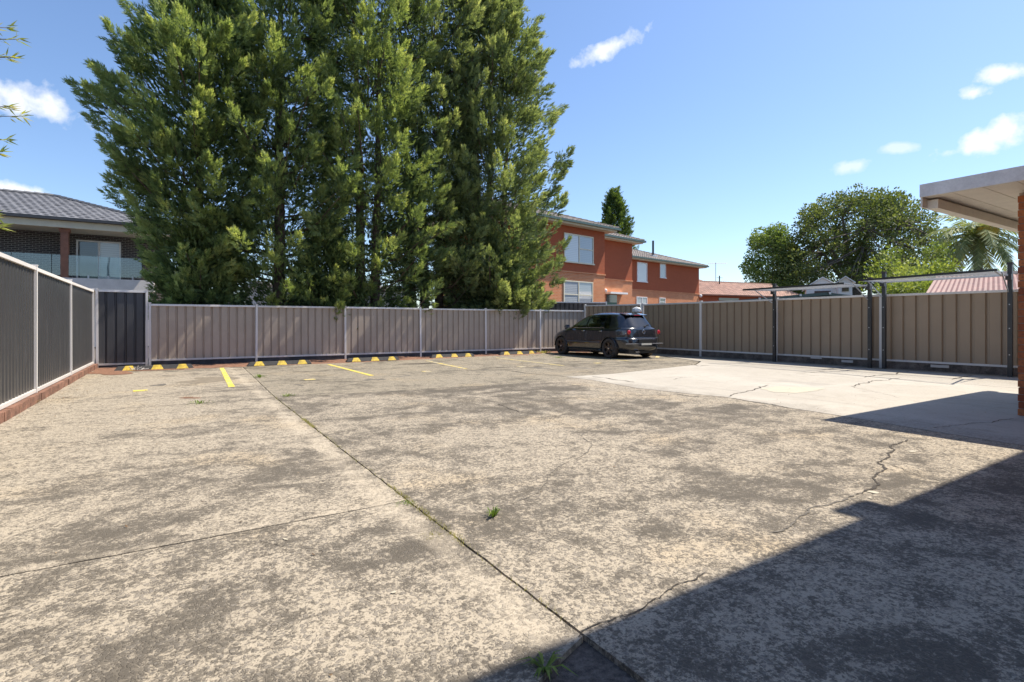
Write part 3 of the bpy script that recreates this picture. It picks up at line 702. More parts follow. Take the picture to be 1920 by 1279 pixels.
def conifer(label, x, y, H, prof, mat, n_limb=330, per=34, lean=(0, 0), openness=0.0, trunks=1, name='cypress_tree', fs=.42, seedm=0, zb=1.1, trunk_r=.2, grp='cypress trees behind the grey fence', rise=.55, farcull=True, plume=.9, tr_top=.86, dens=2.0):
    per = int(per * dens); fs = fs * .67
    t = thing(name, label, 'tree', (x, y, 0), group=grp)
    zz = np.array([p[0] for p in prof]); rr = np.array([p[1] for p in prof])
    b = MB()
    for k in range(trunks):
        ox = (k - (trunks - 1) / 2) * .42; oy = random.uniform(-.2, .2)
        pts = []
        for i in range(9):
            f = i / 8; pts.append((ox * (1 + f * 1.2) + random.uniform(-.05, .05) + lean[0] * f, oy + random.uniform(-.05, .05) + lean[1] * f, -.1 + f * H * (tr_top - .12 * k)))
        b.tube(pts, [trunk_r * (1 - .85 * i / 8) for i in range(9)], 9)
    b.build('trunk', M['bark'], t, smooth=True)
    P = []; D = []; T = []; S = []; lb = MB()
    for i in range(n_limb):
        z = zb + (H - zb) * (i + random.random()) / n_limb
        z = zb + (z - zb) * random.uniform(.94, 1.05)
        a = random.uniform(0, 2 * PI)
        if farcull and math.sin(a) > .35 and random.random() < .6: continue
        r = float(np.interp(z, zz, rr)) * (random.uniform(.52, 1.05) if random.random() < .75 else random.uniform(.95, 1.22))
        if r < .12: r = .12
        f = z / H
        cx, cy = lean[0] * f, lean[1] * f
        od = Vector((math.cos(a), math.sin(a), 0))
        e = Vector((cx, cy, z)) + od * r
        rs = rise * random.uniform(.35, 1.15)
        s = Vector((cx, cy, max(.4, z - r * rs))) + od * .1
        ln = (e - s).length
        tp = random.random()
        if i % 3 == 0 and ln > .8:
            mid = (s + e) / 2 + Vector((0, 0, -.12 * ln)); lb.tube([s, mid, e], [.035, .022, .008], 4)
        d = (e - s).normalized(); tipd = (d + Vector((0, 0, random.uniform(-.05, .50)))).normalized()
        n = int(per * (.55 + .45 * min(1, ln / 2.2)))
        u = rng.random(n) ** .8
        pl = min(plume * random.uniform(.55, 1.45), ln)
        base = np.array(e)[None] + np.array(tipd)[None] * ((u - .75) * pl)[:, None] 
        side = rng.normal(size=(n, 3)); side -= (side @ np.array(tipd))[:, None] * np.array(tipd)[None]; side = norm(side)
        wd = pl * .30 * (1.05 - u) + .02
        base = base + side * (wd * rng.random(n) ** .6)[:, None]
        P.append(base); D.append(np.array(tipd)[None] * .95 + side * (.75 * (1.15 - u))[:, None] + rng.normal(size=(n, 3)) * .16 + np.array([[0, 0, .12]]))
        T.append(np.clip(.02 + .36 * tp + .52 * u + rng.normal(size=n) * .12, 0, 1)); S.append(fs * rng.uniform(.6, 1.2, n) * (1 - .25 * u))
        # inner sparse growth along the limb
        m = int(per * .30)
        uu = rng.random(m) * .75 + .2
        bp = np.array(s)[None] + (np.array(e - s))[None] * uu[:, None] + rng.normal(size=(m, 3)) * .16
        if random.random() > openness:
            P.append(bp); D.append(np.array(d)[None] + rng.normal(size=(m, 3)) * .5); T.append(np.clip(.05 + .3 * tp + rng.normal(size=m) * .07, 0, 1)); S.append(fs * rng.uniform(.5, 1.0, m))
    # twiggy inner filling
    nf = int(n_limb * 38 * (1 - .45 * openness)); z_ = rng.uniform(zb + .2, H - .5, nf); r_ = np.interp(z_, zz, rr) * rng.random(nf) ** .5 * .80; a_ = rng.uniform(0, 2 * PI, nf)
    fp = np.stack([r_ * np.cos(a_) + lean[0] * z_ / H, r_ * np.sin(a_) + lean[1] * z_ / H, z_], 1)
    fX, fY, fZ = frames(np.stack([np.cos(a_), np.sin(a_), np.full(nf, .8)], 1) + rng.normal(size=(nf, 3)) * .5)
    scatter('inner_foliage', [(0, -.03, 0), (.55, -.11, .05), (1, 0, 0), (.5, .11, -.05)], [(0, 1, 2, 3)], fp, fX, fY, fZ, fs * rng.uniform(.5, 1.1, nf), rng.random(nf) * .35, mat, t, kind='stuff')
    P = np.concatenate(P); D = np.concatenate(D); T = np.concatenate(T); S = np.concatenate(S)
    X, Y, Z = frames(D)
    if lb.v: lb.build('limbs', M['bark'], t, kind='stuff')
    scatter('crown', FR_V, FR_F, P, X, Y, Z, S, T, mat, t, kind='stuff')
    return t
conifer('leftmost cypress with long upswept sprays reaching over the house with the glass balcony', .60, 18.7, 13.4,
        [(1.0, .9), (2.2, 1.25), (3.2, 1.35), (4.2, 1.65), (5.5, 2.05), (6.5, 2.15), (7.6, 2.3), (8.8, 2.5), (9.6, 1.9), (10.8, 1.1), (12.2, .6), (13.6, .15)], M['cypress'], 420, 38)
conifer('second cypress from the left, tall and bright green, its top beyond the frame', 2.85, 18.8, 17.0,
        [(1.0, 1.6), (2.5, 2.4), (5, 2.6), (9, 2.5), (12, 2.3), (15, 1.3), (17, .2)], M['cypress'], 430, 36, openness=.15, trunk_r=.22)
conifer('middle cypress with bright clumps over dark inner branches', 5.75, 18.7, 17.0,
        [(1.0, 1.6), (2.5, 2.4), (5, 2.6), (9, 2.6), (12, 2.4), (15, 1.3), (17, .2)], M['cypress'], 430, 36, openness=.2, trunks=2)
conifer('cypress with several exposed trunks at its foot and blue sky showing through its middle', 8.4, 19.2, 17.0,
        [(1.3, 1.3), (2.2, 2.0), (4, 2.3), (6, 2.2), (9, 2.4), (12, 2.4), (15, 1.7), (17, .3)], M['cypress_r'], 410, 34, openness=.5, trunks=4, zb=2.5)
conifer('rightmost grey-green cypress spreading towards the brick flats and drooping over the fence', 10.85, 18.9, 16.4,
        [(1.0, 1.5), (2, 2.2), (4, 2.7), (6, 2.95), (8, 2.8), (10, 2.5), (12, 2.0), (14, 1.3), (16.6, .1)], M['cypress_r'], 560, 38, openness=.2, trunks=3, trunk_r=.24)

# hanging sprays dropping over the fence belong to the rightmost tree's crown reach
conifer('small bushy self-sown cypress filling the gap low between the big trunks', 4.2, 18.2, 4.6,
        [(.9, .9), (1.6, 1.35), (3, 1.1), (4.6, .1)], M['cypress'], 90, 30, trunk_r=.08)
conifer('low drooping cypress sapling spilling over the fence beside the car', 10.6, 18.0, 4.4,
        [(.8, 1.0), (1.5, 1.5), (3, 1.3), (4.4, .1)], M['cypress_r'], 110, 32, trunk_r=.08)

# ------------------------------------------------------------------ broad-leaved trees
LEAF_V = [(0, 0, 0), (.45, -.30, .04), (1, 0, -.05), (.45, .30, .04)]; LEAF_F = [(0, 1, 2, 3)]
def leaf_cloud(centers, radii, per, size, flat=.75, surf=.55):
    P = []; D = []; T = []
    for (c, r) in zip(centers, radii):
        n = int(per * r * r); d = norm(rng.normal(size=(n, 3))); rad = r * (surf + (1 - surf) * rng.random(n)) 
        p = d * rad[:, None]; p[:, 2] *= flat
        P.append(p + np.array(c)[None]); D.append(d + rng.normal(size=(n, 3)) * .7 + np.array([[0, 0, .2]]))
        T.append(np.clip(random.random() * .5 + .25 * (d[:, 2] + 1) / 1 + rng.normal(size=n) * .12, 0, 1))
    P = np.concatenate(P); D = np.concatenate(D); T = np.concatenate(T); X, Y, Z = frames(D)
    return P, X, Y, Z, size * rng.uniform(.6, 1.3, len(P)), T
def spread_tree(label, base, H, W, mat, per=60, leaf=.3, n_main=7, fork=.32, clump=1.1, name='broadleaf_tree', tips=150, bark='bark_grey', flat=.8, hemi=(0.30, 1.0)):
    t = thing(name, label, 'tree', base); b = MB(); tb = MB()
    hf = H * fork
    tb.tube([(0, 0, -.2), (.1, 0, hf * .5), (0, .1, hf)], [W * .045, W * .036, W * .03], 9); tb.build('trunk', M[bark], t, smooth=True)
    cs = []; rs = []; mains = []
    for i in range(n_main):
        a = 2 * PI * (i + random.random() * .6) / n_main; rad = W * .5 * random.uniform(.35, .62)
        e = Vector((math.cos(a) * rad, math.sin(a) * rad, H * random.uniform(.55, .82)))
        s = Vector((0, 0, hf * random.uniform(.8, 1)))
        m = s.lerp(e, .5) + Vector((random.uniform(-.3, .3), random.uniform(-.3, .3), -.25))
        b.tube([s, m, e], [W * .020, W * .014, W * .007], 6); mains += [m, e, m.lerp(e, .5)]
    for i in range(tips):
        a = random.uniform(0, 2 * PI); u = random.random() ** .5
        el = random.uniform(0.0, 1.0)
        rad = W * .5 * math.sqrt(1 - (el * .96) ** 2) * random.uniform(.82, 1.0)
        zc = H * (hemi[0] + (hemi[1] - hemi[0]) * el) - clump * .5
        if random.random() < .35: rad *= random.uniform(.3, .9)
        c = Vector((math.cos(a) * rad, math.sin(a) * rad, zc))
        near = min(mains, key=lambda q: (q - c).length)
        mid = near.lerp(c, .5) + Vector((random.uniform(-.3, .3), random.uniform(-.3, .3), random.uniform(-.3, .1)))
        b.tube([near, mid, c], [W * .006, W * .0035, W * .0015], 4)
        cs.append(c); rs.append(clump * random.uniform(.6, 1.25))
    b.build('limbs', M[bark], t, kind='stuff')
    P, X, Y, Z, S, T = leaf_cloud(cs, rs, per, leaf, flat)
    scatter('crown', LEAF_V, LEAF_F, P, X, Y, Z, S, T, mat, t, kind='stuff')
    return t
p = at_t(1605, 606, 72); spread_tree('large spreading broadleaf tree with visible forked limbs behind the tiled roof', (p.x, p.y, 0), 18.6, 21.3, M['broad'], 52, .36, 9, .33, 1.7, tips=260, hemi=(.36, 1.0))
p = at_t(1448, 606, 75); spread_tree('dense dark rounded tree left of the big spreading tree', (p.x, p.y, 0), 14.9, 8.6, M['conifer_far'], 120, .30, 6, .2, 1.2, tips=150, name='round_tree', hemi=(.12, 1.0))
p = at_t(1735, 606, 74); spread_tree('part of a darker tree crown just left of the palm, behind the green shrubs', (p.x, p.y, 0), 12.8, 11.5, M['broad'], 36, .36, 7, .3, 1.4, tips=80, hemi=(.3, .98))
p = at_t(1152, 606, 62)
conifer('neat cone-shaped conifer rising behind the roof of the brick flats', p.x, p.y, 16.4, [(1, 2.2), (7, 2.3), (10, 2.2), (12.5, 1.75), (15, 1.05), (16.4, .5)], M['conifer_far'], 330, 26, name='cone_tree', fs=.55, grp=None, rise=.9, plume=.8, zb=5, trunk_r=.3, farcull=False)

# shrubs
def shrub(label, spots, mat, per, leaf, name='shrub', base=None):
    c = sum((Vector(s[0]) for s in spots), Vector()) / len(spots); c.z = 0
    t = thing(name, label, 'shrub', c); b = MB()
    for s, r in spots:
        l = Vector(s) - c; b.tube([(l.x * .3, l.y * .3, -.1), (l.x * .8, l.y * .8, l.z * .5), l], [.05, .035, .012], 5)
    b.build('stem', M['bark_grey'], t)
    P, X, Y, Z, S, T = leaf_cloud([Vector(s[0]) - c for s in spots], [s[1] for s in spots], per, leaf, .8, .3)
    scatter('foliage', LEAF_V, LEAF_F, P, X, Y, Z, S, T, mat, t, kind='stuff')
sp = []
for (x, y, r, tt) in ((1660, 500, .8, 27), (1700, 515, .9, 26), (1640, 530, .6, 25), (1740, 520, .9, 25), (1768, 505, .7, 25), (1785, 532, .55, 24), (1690, 545, .7, 23), (1720, 545, .8, 23), (1665, 545, .5, 23), (1755, 475, .7, 27), (1670, 478, .5, 28), (1700, 535, .9, 24)):
    sp.append((at_t(x, y, tt), r * 1.05))
shrub('bright lime-green shrub mass with feathery top beyond the right fence', sp, M['shrub'], 620, .15)
sp = [(at_t(x, y, 24), r) for (x, y, r) in ((1800, 530, .4), (1850, 535, .35), (1885, 528, .45), (1870, 520, .4), (1820, 528, .35))]
shrub('yellow-green shrub below the palm beyond the clothesline', sp, M['shrub'], 420, .17)
sp = [(at_t(x, y, 26), r) for (x, y, r) in ((885, 560, .55), (915, 550, .6), (945, 565, .6), (965, 560, .7), (820, 560, .5))]
shrub('sunlit yellow-green shrub glimpsed between the cypress trunks', sp, M['shrub'], 120, .22)

# ------------------------------------------------------------------ palm
def palm():
    p0 = at_t(1834, 606, 38); top = CAMH + (HORY - 452) / FPX * 38
    t = thing('palm_tree', 'palm with arching fronds and a yellow-orange fruit cluster beside the carport eave', 'palm tree', (p0.x, p0.y, 0))
    MB().tube([(0, 0, -.2), (.05, 0, top * .5), (0, 0, top)], [.32, .27, .26], 12).tube([(0, 0, top - .9), (0, 0, top), (0, 0, top + .5)], [.30, .45, .30], 12).build('trunk', M['palm_trunk'], t, smooth=True)
    bm = bmesh.new(); bmesh.ops.create_icosphere(bm, subdivisions=3, radius=.62)
    for v in bm.verts: v.co = Vector((v.co.x, v.co.y, v.co.z * 1.35)) * random.uniform(.85, 1.12) + Vector((-.15, -.55, top + .75))
    me = bpy.data.meshes.new('fruit_cluster'); bm.to_mesh(me); bm.free(); me.materials.append(M['palm_boss']); part('fruit_cluster', me, t)
    for i in range(34):
        a = i * 2.399; el = R(70 - 95 * (i / 34) ** .9); L = random.uniform(3.2, 4.3)
        pts = []; p = Vector((0, 0, top + .2)); d = Vector((math.cos(a) * math.cos(el), math.sin(a) * math.cos(el), math.sin(el)))
        n = 14
        for k in range(n + 1):
            pts.append(p.copy()); p = p + d * L / n; d = (d + Vector((0, 0, -.15))).normalized()
        b = MB(); b.tube(pts, [.035 - .028 * k / n for k in range(n + 1)], 4)
        dead = i > 29
        for k in range(1, n * 3):
            f = k / (n * 3); j = min(n - 1, int(f * n)); q = pts[j].lerp(pts[j + 1], f * n - j); dd = (pts[j + 1] - pts[j]).normalized()
            sd = dd.cross(Vector((0, 0, 1))).normalized(); ll = .75 * math.sin(PI * min(1, f * .85 + .12)) + .15
            for sg in (-1, 1):
                e = q + (sd * sg * .75 + dd * .55 + Vector((0, 0, random.uniform(-.75, -.1)))).normalized() * ll * random.uniform(.8, 1.1)
                w = dd * .035
                b.add([q - w, q + w, e.lerp(q, .4) + w * 1.2, e, e.lerp(q, .4) - w * 1.2], [(0, 1, 2, 3, 4)], tint=random.uniform(.1, .9))
        b.build('frond', M['palm'] if not dead else M['weed_dry'], t)
palm()

# ------------------------------------------------------------------ roof builder
def tile_face(b, P0, U, V, Lu, Lv, cut0, cut1, tw=.30, th=.34, barrel=.035):
    """slope plane: origin P0 at eave left, U along eave, V up the slope; cut0/cut1: inset of the ends per metre up"""
    N = U.cross(V).normalized(); rows = int(Lv / th)
    th = Lv / rows
    for r in range(rows):
        v0, v1 = r * th, (r + 1) * th + .03
        a0 = cut0 * v0; a1 = Lu - cut1 * v0; x = a0
        x = a0 - ((r % 2) * tw / 2)
        while x < a1 - .02:
            l = max(x, a0 + cut0 * th * .5); rr = min(x + tw, a1 - cut1 * th * .5)
            if rr - l > .03:
                m = (l + rr) / 2; hh = random.uniform(-.004, .006)
                def pt(u, v, n): return P0 + U * u + V * v + N * n
                vs = [pt(l, v0, .028 + hh), pt(m, v0, .028 + barrel + hh), pt(rr, v0, .028 + hh), pt(l, v1, .002), pt(m, v1, barrel + .002), pt(rr, v1, .002), pt(l, v0, -.02), pt(rr, v0, -.02), ]
                b.add(vs, [(0, 1, 4, 3), (1, 2, 5, 4), (6, 7, 2, 1, 0)], tint=random.random() * .98)
            x += tw
def hip_roof(parent, x0, x1, y0, y1, z, pitch, mat, m_gut, m_soffit, name='roof', tw=.30, th=.34, gut=.11, gable=False, barrel=.035):
    w = (y1 - y0) / 2; h = w * math.tan(pitch); sl = w / math.cos(pitch); k = 0 if gable else 1 / (sl / w)
    rx0, rx1 = (x0, x1) if gable else (x0 + w, x1 - w)
    b = MB()
    V1 = Vector((0, math.cos(pitch), math.sin(pitch))); V2 = Vector((0, -math.cos(pitch), math.sin(pitch)))
    kk = math.cos(pitch) if not gable else 0
    tile_face(b, Vector((x0, y0, z)), Vector((1, 0, 0)), V1, x1 - x0, sl, kk, kk, tw, th, barrel)
    tile_face(b, Vector((x1, y1, z)), Vector((-1, 0, 0)), V2, x1 - x0, sl, kk, kk, tw, th, barrel)
    if not gable:
        tile_face(b, Vector((x1, y0, z)), Vector((0, 1, 0)), Vector((-math.cos(pitch), 0, math.sin(pitch))), y1 - y0, sl, kk, kk, tw, th, barrel)
        tile_face(b, Vector((x0, y1, z)), Vector((0, -1, 0)), Vector((math.cos(pitch), 0, math.sin(pitch))), y1 - y0, sl, kk, kk, tw, th, barrel)
    ym = (y0 + y1) / 2
    # dark underlay just below the tiles
    u = MB(); e = -.03
    u.add([(x0, y0, z + e), (x1, y0, z + e), (x1, y1, z + e), (x0, y1, z + e), (rx0, ym, z + h + e), (rx1, ym, z + h + e)],
          [(0, 1, 5, 4), (2, 3, 4, 5), (1, 2, 5), (3, 0, 4), (3, 2, 1, 0)])
    o = b.build('roof_tiles', mat, parent, kind='stuff')
    u.build('roof_deck', m_soffit, parent)
    rc = MB()
    segs = [((rx0, ym, z + h), (rx1, ym, z + h))]
    if not gable: segs += [((x0, y0, z), (rx0, ym, z + h)), ((x1, y0, z), (rx1, ym, z + h)), ((x0, y1, z), (rx0, ym, z + h)), ((x1, y1, z), (rx1, ym, z + h))]
    for a, c in segs:
        a, c = Vector(a), Vector(c); n = max(2, int((c - a).length / .38))
        for i in range(n):
            f0, f1 = i / n, (i + 1.12) / n; rc.tube([a.lerp(c, f0) + Vector((0, 0, .045)), a.lerp(c, min(1, f1)) + Vector((0, 0, .03))], [.095, .08], 6)
    rc.build('ridge_caps', mat, parent)
    gm = MB()
    gm.box(x0 - .10, y0 - .10, z - gut, x1 + .10, y0 - .003, z + .02).box(x1 + .003, y0 - .003, z - gut, x1 + .10, y1 + .1, z + .02).box(x0 - .10, y0 - .003, z - gut, x0 - .003, y1 + .1, z + .02)
    gm.build('gutter', m_gut, parent)
    return h

# ------------------------------------------------------------------ left house with the glass balcony
lh = thing('house', 'two-storey dark brick house with grey tiled roof and glass balcony, upper left', 'house', (-8, 31, 0))
def LX(px, Yw): dx, dy = ray(px); return dx * Yw / dy + 8          # local x of a photo column on plane Y
def LZ(px, py, Yw): dx, dy = ray(px); return CAMH + (HORY - py) / FPX * (Yw / dy)
ye = 5.80
hip_roof(lh, -14, 8.0, -.25, 10.4, ye, R(19.5), M['tile_grey'], M['darkgut'], M['render'], barrel=.018)
MB().box(-13.9, -.15, ye - .42, 7.9, .02, ye - .115).build('fascia_board', M['cream'], lh)
MB().box(-13.9, .023, ye - .42, 7.9, 1.7, ye - .38).build('soffit', M['cream'], lh)
wy = 1.70
# brick wall around the sliding door
dx0, dx1 = LX(143, 32.7), LX(227, 32.7); dz1 = LZ(185, 452, 32.7)
fl = 3.17
wallm = M['brick_dark']
wl_ = MB().box(-13.6, wy, 0, dx0, wy + .25, ye - .42).box(dx1, wy, 0, 7.6, wy + .25, ye - .42).box(dx0, wy + .001, dz1, dx1, wy + .25, ye - .42).box(dx0, wy + .001, 0, dx1, wy + .25, fl)
wl_.build('wall', wallm, lh)
MB().box(7.35, wy + .25, 0, 7.6, 10, ye - .42).box(-13.6, wy + .25, 0, -13.35, 10, ye - .42).box(-13.6, 9.8, 0, 7.6, 10, ye - .42).build('wall', wallm, lh)
dr = MB().box(dx0, wy - .03, fl, dx0 + .07, wy + .1, dz1).box(dx1 - .07, wy - .03, fl, dx1, wy + .1, dz1).box(dx0 + .07, wy - .03, dz1 - .07, dx1 - .07, wy + .1, dz1).box((dx0 + dx1) / 2 - .04, wy - .03, fl, (dx0 + dx1) / 2 + .04, wy + .1, dz1 - .07)
dr = dr.build('sliding_door', M['white'], lh)
MB().box(dx0 + .07, wy + .04, fl, (dx0 + dx1) / 2 - .04, wy + .06, dz1 - .07).build('pane', M['pane_dark'], dr)
MB().box((dx0 + dx1) / 2 + .04, wy + .02, fl, dx1 - .07, wy + .04, dz1 - .07).build('pane', M['blind'], dr)
# balcony slab and rendered lower wall
bx1 = LX(288, 31)
MB().box(-13.9, .0, fl - .55, bx1, wy - .003, fl - .003).build('balcony_slab', M['render'], lh)
MB().box(-13.8, .9, 0, bx1 - .2, wy - .005, fl - .55).build('lower_wall', M['render'], lh)
px_ = LX(121, 31.1)
MB().box(px_ - .14, .0 + .06, fl, px_ + .14, .34, ye - .43).box(px_ - .19, .02, ye - .58, px_ + .19, .38, ye - .43).build('balcony_post', M['timber'], lh)
gx = [LX(-110, 31), LX(20, 31), LX(96, 31), LX(184, 31), LX(266, 31)]
for i in range(4):
    MB().box(gx[i] + .012, .10, fl + .10, gx[i + 1] - .012, .112, fl + 1.02).build('glass_panel', M['bal_glass'], lh)
    for f in (.22, .78):
        xx = gx[i] + (gx[i + 1] - gx[i]) * f
        MB().box(xx - .03, .07, fl, xx + .03, .15, fl + .15).build('glass_clamp', M['steel'], lh)
MB().box(gx[-1] - .012, .112, fl + .10, gx[-1], wy - .02, fl + 1.02).build('glass_panel', M['bal_glass'], lh)
# far pane reflection: side window on the right bay is hidden by the tree
# timber thing above the corner fence
p = at_t(250, 541, 17.2)
t = thing('timber_box', 'small amber timber box with a black grille showing just above the charcoal corner panel', 'box', (p.x, p.y, 0), -YAW * .3)
MB().box(-.33, 0, 1.2, .33, .2, 2.09).build('case', M['amber'], t); 
for i in range(3): MB().box(-.25 + i * .18, -.012, 2.03, -.12 + i * .18, -.001, 2.07).build('slot', M['rubber'], t)
MB().box(-.30, .03, 0, -.22, .11, 1.2).box(.22, .03, 0, .30, .11, 1.2).build('leg_frame', M['amber'], t)

# pale building glimpsed through the cypress trunks
t = thing('garage', 'pale rendered garage glimpsed through the gaps under the cypresses', 'garage', (3.2, 27, 0))
MB().box(0, 0, 0, 7.5, 5, 2.9).build('wall', M['render'], t); MB().box(-.2, -.2, 2.903, 7.7, 5.2, 3.05).build('roof', M['white'], t)
MB().box(1.2, -.03, .9, 2.6, -.002, 2.1).build('window', M['pane_dark'], t)

# ------------------------------------------------------------------ brick flats
UD = Vector((.987, .162, 0)); ANG = math.atan2(.162, .987)
class Flat:
    def __init__(s, o): s.o = Vector((*o, 0))
    def at(s, px, py, v=0):                       # local s, z on the plane at local depth v
        dx, dy = ray(px); ox, oy = s.o.x - UD.y * v, s.o.y + UD.x * v
        # ox + a*ux = dx*t ; oy + a*uy = dy*t
        det = UD.x * (-dy) + dx * UD.y
        a = (-ox * (-dy) - dx * (oy)) / det * 1.0
        a = ((-ox) * (-dy) - (-dx) * (-oy)) / (UD.x * (-dy) - (-dx) * UD.y)
        t = (ox + a * UD.x) / dx
        return a, CAMH + (HORY - py) / FPX * t
def window(parent, F, px0, px1, py0, py1, v, kinds=('pane', 'pane'), rail=True, frame='white', pw=.07):
    x0, _ = F.at(px0, 500, v); x1, _ = F.at(px1, 500, v)
    _, z1 = F.at(px0, py0, v); _, z0 = F.at(px0, py1, v)
    n = len(kinds); b = MB()
    b.box(x0, v - .05, z0, x0 + pw, v - .002, z1).box(x1 - pw, v - .05, z0, x1, v - .002, z1).box(x0 + pw, v - .05, z1 - pw, x1 - pw, v - .002, z1).box(x0 - .06, v - .10, z0 - .08, x1 + .06, v - .002, z0)
    w = (x1 - x0) / n
    for i in range(1, n): b.box(x0 + i * w - pw / 2, v - .05, z0, x0 + i * w + pw / 2, v - .002, z1 - pw)
    o = b.build('window', M[frame], parent)
    for i, kd in enumerate(kinds):
        a0, a1 = x0 + i * w + (pw if i == 0 else pw / 2), x0 + (i + 1) * w - (pw if i == n - 1 else pw / 2)
        MB().box(a0, v - .02, z0, a1, v - .004, z1 - pw).build('pane', M[kd], o)
        if rail and kd != 'blind':
            MB().box(a0, v - .045, (z0 + z1) / 2 - .03, a1, v - .022, (z0 + z1) / 2 + .03).build('sash_rail', M[frame], o)
    return o
def block(parent, s0, s1, v0, v1, zband, zg):
    MB().box(s0, v0, 0, s1, v1, zband).build('lower_wall', M['brick_or'], parent)
    MB().box(s0, v0 + .003, zband + .001, s1, v1, zg - .02).build('upper_wall', M['brick_red'], parent)
    b = MB(); b.box(s0 - .02, v0 - .05, zband - .04, s1 + .05, v0 - .002, zband + .05); b.build('string_course', M['brick_or'], parent)
    b = MB(); b.box(s0, v0 - .55, zg - .20, s1 + .55, v0 - .50, zg).box(s1 + .50, v0 - .497, zg - .20, s1 + .55, v1, zg); b.build('fascia_board', M['cream'], parent)
    MB().box(s0, v0 - .497, zg - .20, s1 + .497, v1, zg - .17).build('soffit', M['cream'], parent)
ZB, ZG = 4.14, 7.02
FA = Flat((22.8, 25.4))
fa = thing('flats', 'two-storey orange and red brick flats right of the big cypresses, green front door', 'flats', FA.o, ANG)
block(fa, -6.6, 0, 0, 9, ZB, ZG)
hip_roof(fa, -10.4, .65, -.62, 9.3, ZG, R(19), M['tile_brown'], M['greengut'], M['cream'])
block(fa, .003, 5.42, 1.85, 9.0, ZB, ZG)
hip_roof(fa, .75, 6.05, 1.25, 8.6, ZG, R(19), M['tile_brown'], M['greengut'], M['cream'])
window(fa, FA, 1057, 1112, 436, 489, 0, ('blind', 'pane'), frame='cream')
window(fa, FA, 1056, 1111, 525, 578, 0, ('screen', 'pane'), frame='cream')
a0, zt = FA.at(1134, 551, 1.85); a1, _ = FA.at(1154, 551, 1.85)
MB().box(a0 + .15, 1.80, 0, a1 + .1, 1.845, 2.55).build('door', M['door_green'], fa)
MB().box(a0 + .15, 1.80, 2.553, a1 + .1, 1.845, zt - .05).build('fanlight', M['pane_dark'], fa)
MB().box(a0, 1.35, zt + .0, a1 + .75, 1.84, zt + .13).build('door_canopy', M['white'], fa)
for (px, py) in ((1132, 545),):
    a, z = FA.at(px, py, 1.8); bm = bmesh.new(); bmesh.ops.create_uvsphere(bm, u_segments=12, v_segments=8, radius=.13)
    me = bpy.data.meshes.new('lamp_globe'); bm.to_mesh(me); bm.free(); me.materials.append(M['white']); part('lamp_globe', me, fa, (a, 1.66, z))
    MB().box(a - .04, 1.7, z - .04, a + .04, 1.845, z + .04).build('lamp_bracket', M['white'], fa)

FB = Flat((35.0, 35.0))
fb = thing('flats', 'second block of brick flats set further back, with a vent pipe on its roof', 'flats', FB.o, ANG)
block(fb, -9, 11.15, 0, 10, ZB, ZG)
hip_roof(fb, -9.5, 11.8, -.62, 10.6, ZG, R(18), M['tile_brown'], M['greengut'], M['cream'])
window(fb, FB, 1194, 1213, 491, 527, 0, ('blind',), frame='white')
window(fb, FB, 1237, 1248, 494, 520, 0, ('pane',), frame='white', rail=False)
window(fb, FB, 1193, 1213, 556, 582, 0, ('pane', 'pane'), frame='white')
window(fb, FB, 1236, 1247, 558, 574, 0, ('pane_dark',), frame='white')
a, z = FB.at(1224.5, 478, 1.2); z0_ = ZG + 1.8 * math.tan(R(18))
MB().tube([(a, 1.2, z0_ - .1), (a, 1.2, z0_ + 1.55)], .10, 8).build('vent_pipe', M['black_metal'], fb)
MB().box(a - .35, .95, z0_ - .02, a + .35, 1.45, z0_ + .12).build('pipe_flashing', M['steel'], fb)
bm = bmesh.new(); bmesh.ops.create_uvsphere(bm, u_segments=12, v_segments=8, radius=.17)
me = bpy.data.meshes.new('lamp_globe'); bm.to_mesh(me); bm.free(); me.materials.append(M['white'])
a, z = FB.at(1311, 555, 0); part('lamp_globe', me, fb, (a, -.15, z)); MB().box(a - .04, -.1, z - .05, a + .04, -.002, z + .05).build('lamp_bracket', M['white'], fb)

# ------------------------------------------------------------------ terracotta roofed house, sheds behind the right fence
p = at_t(1308, 606, 58); rt = thing('house', 'low brick house with a long terracotta tiled roof beyond the right fence', 'house', (p.x, p.y, 0), R(-8))
ang8 = R(-8); u8 = Vector((math.cos(ang8), math.sin(ang8)))
def on_line(o, u, px):
    dx, dy = ray(px); a = ((-o[0]) * (-dy) - (-dx) * (-o[1])) / (u[0] * (-dy) - (-dx) * u[1])
    return a, (o[0] + a * u[0]) / dx
L8, t8 = on_line((p.x, p.y), u8, 1505)
ez = CAMH + (HORY - 551) / FPX * 57
hip_roof(rt, -9, L8 + .2, -.35, 9.2, ez, R(21), M['tile_terra'], M['timber'], M['render'], gable=True, gut=.12)
MB().box(-9, 0, 0, L8, 8.8, ez - .02).build('wall', M['brick_red'], rt)
MB().add([(L8 + .22, -.3, ez), (L8 + .22, 9.1, ez), (L8 + .22, 4.42, ez + 1.85), (L8 + .32, -.3, ez), (L8 + .32, 9.1, ez), (L8 + .32, 4.42, ez + 1.85)], [(0, 2, 1), (3, 4, 5), (0, 3, 5, 2), (1, 2, 5, 4), (0, 1, 4, 3)]).build('gable', M['white'], rt)
MB().box(3.0, -.04, ez - .62, 6.0, -.002, ez - .32).build('window', M['pane_dark'], rt)
p2 = at_t(1302, 606, 70); r2 = thing('house', 'small terracotta gable end behind the flats, below the television aerial', 'house', (p2.x, p2.y, 0), R(-8))
L2, _ = on_line((p2.x, p2.y), u8, 1338)
ez2 = CAMH + (HORY - 535) / FPX * 70
hip_roof(r2, -6, L2, -.3, 7, ez2, R(20), M['tile_terra'], M['timber'], M['render'], gable=True)
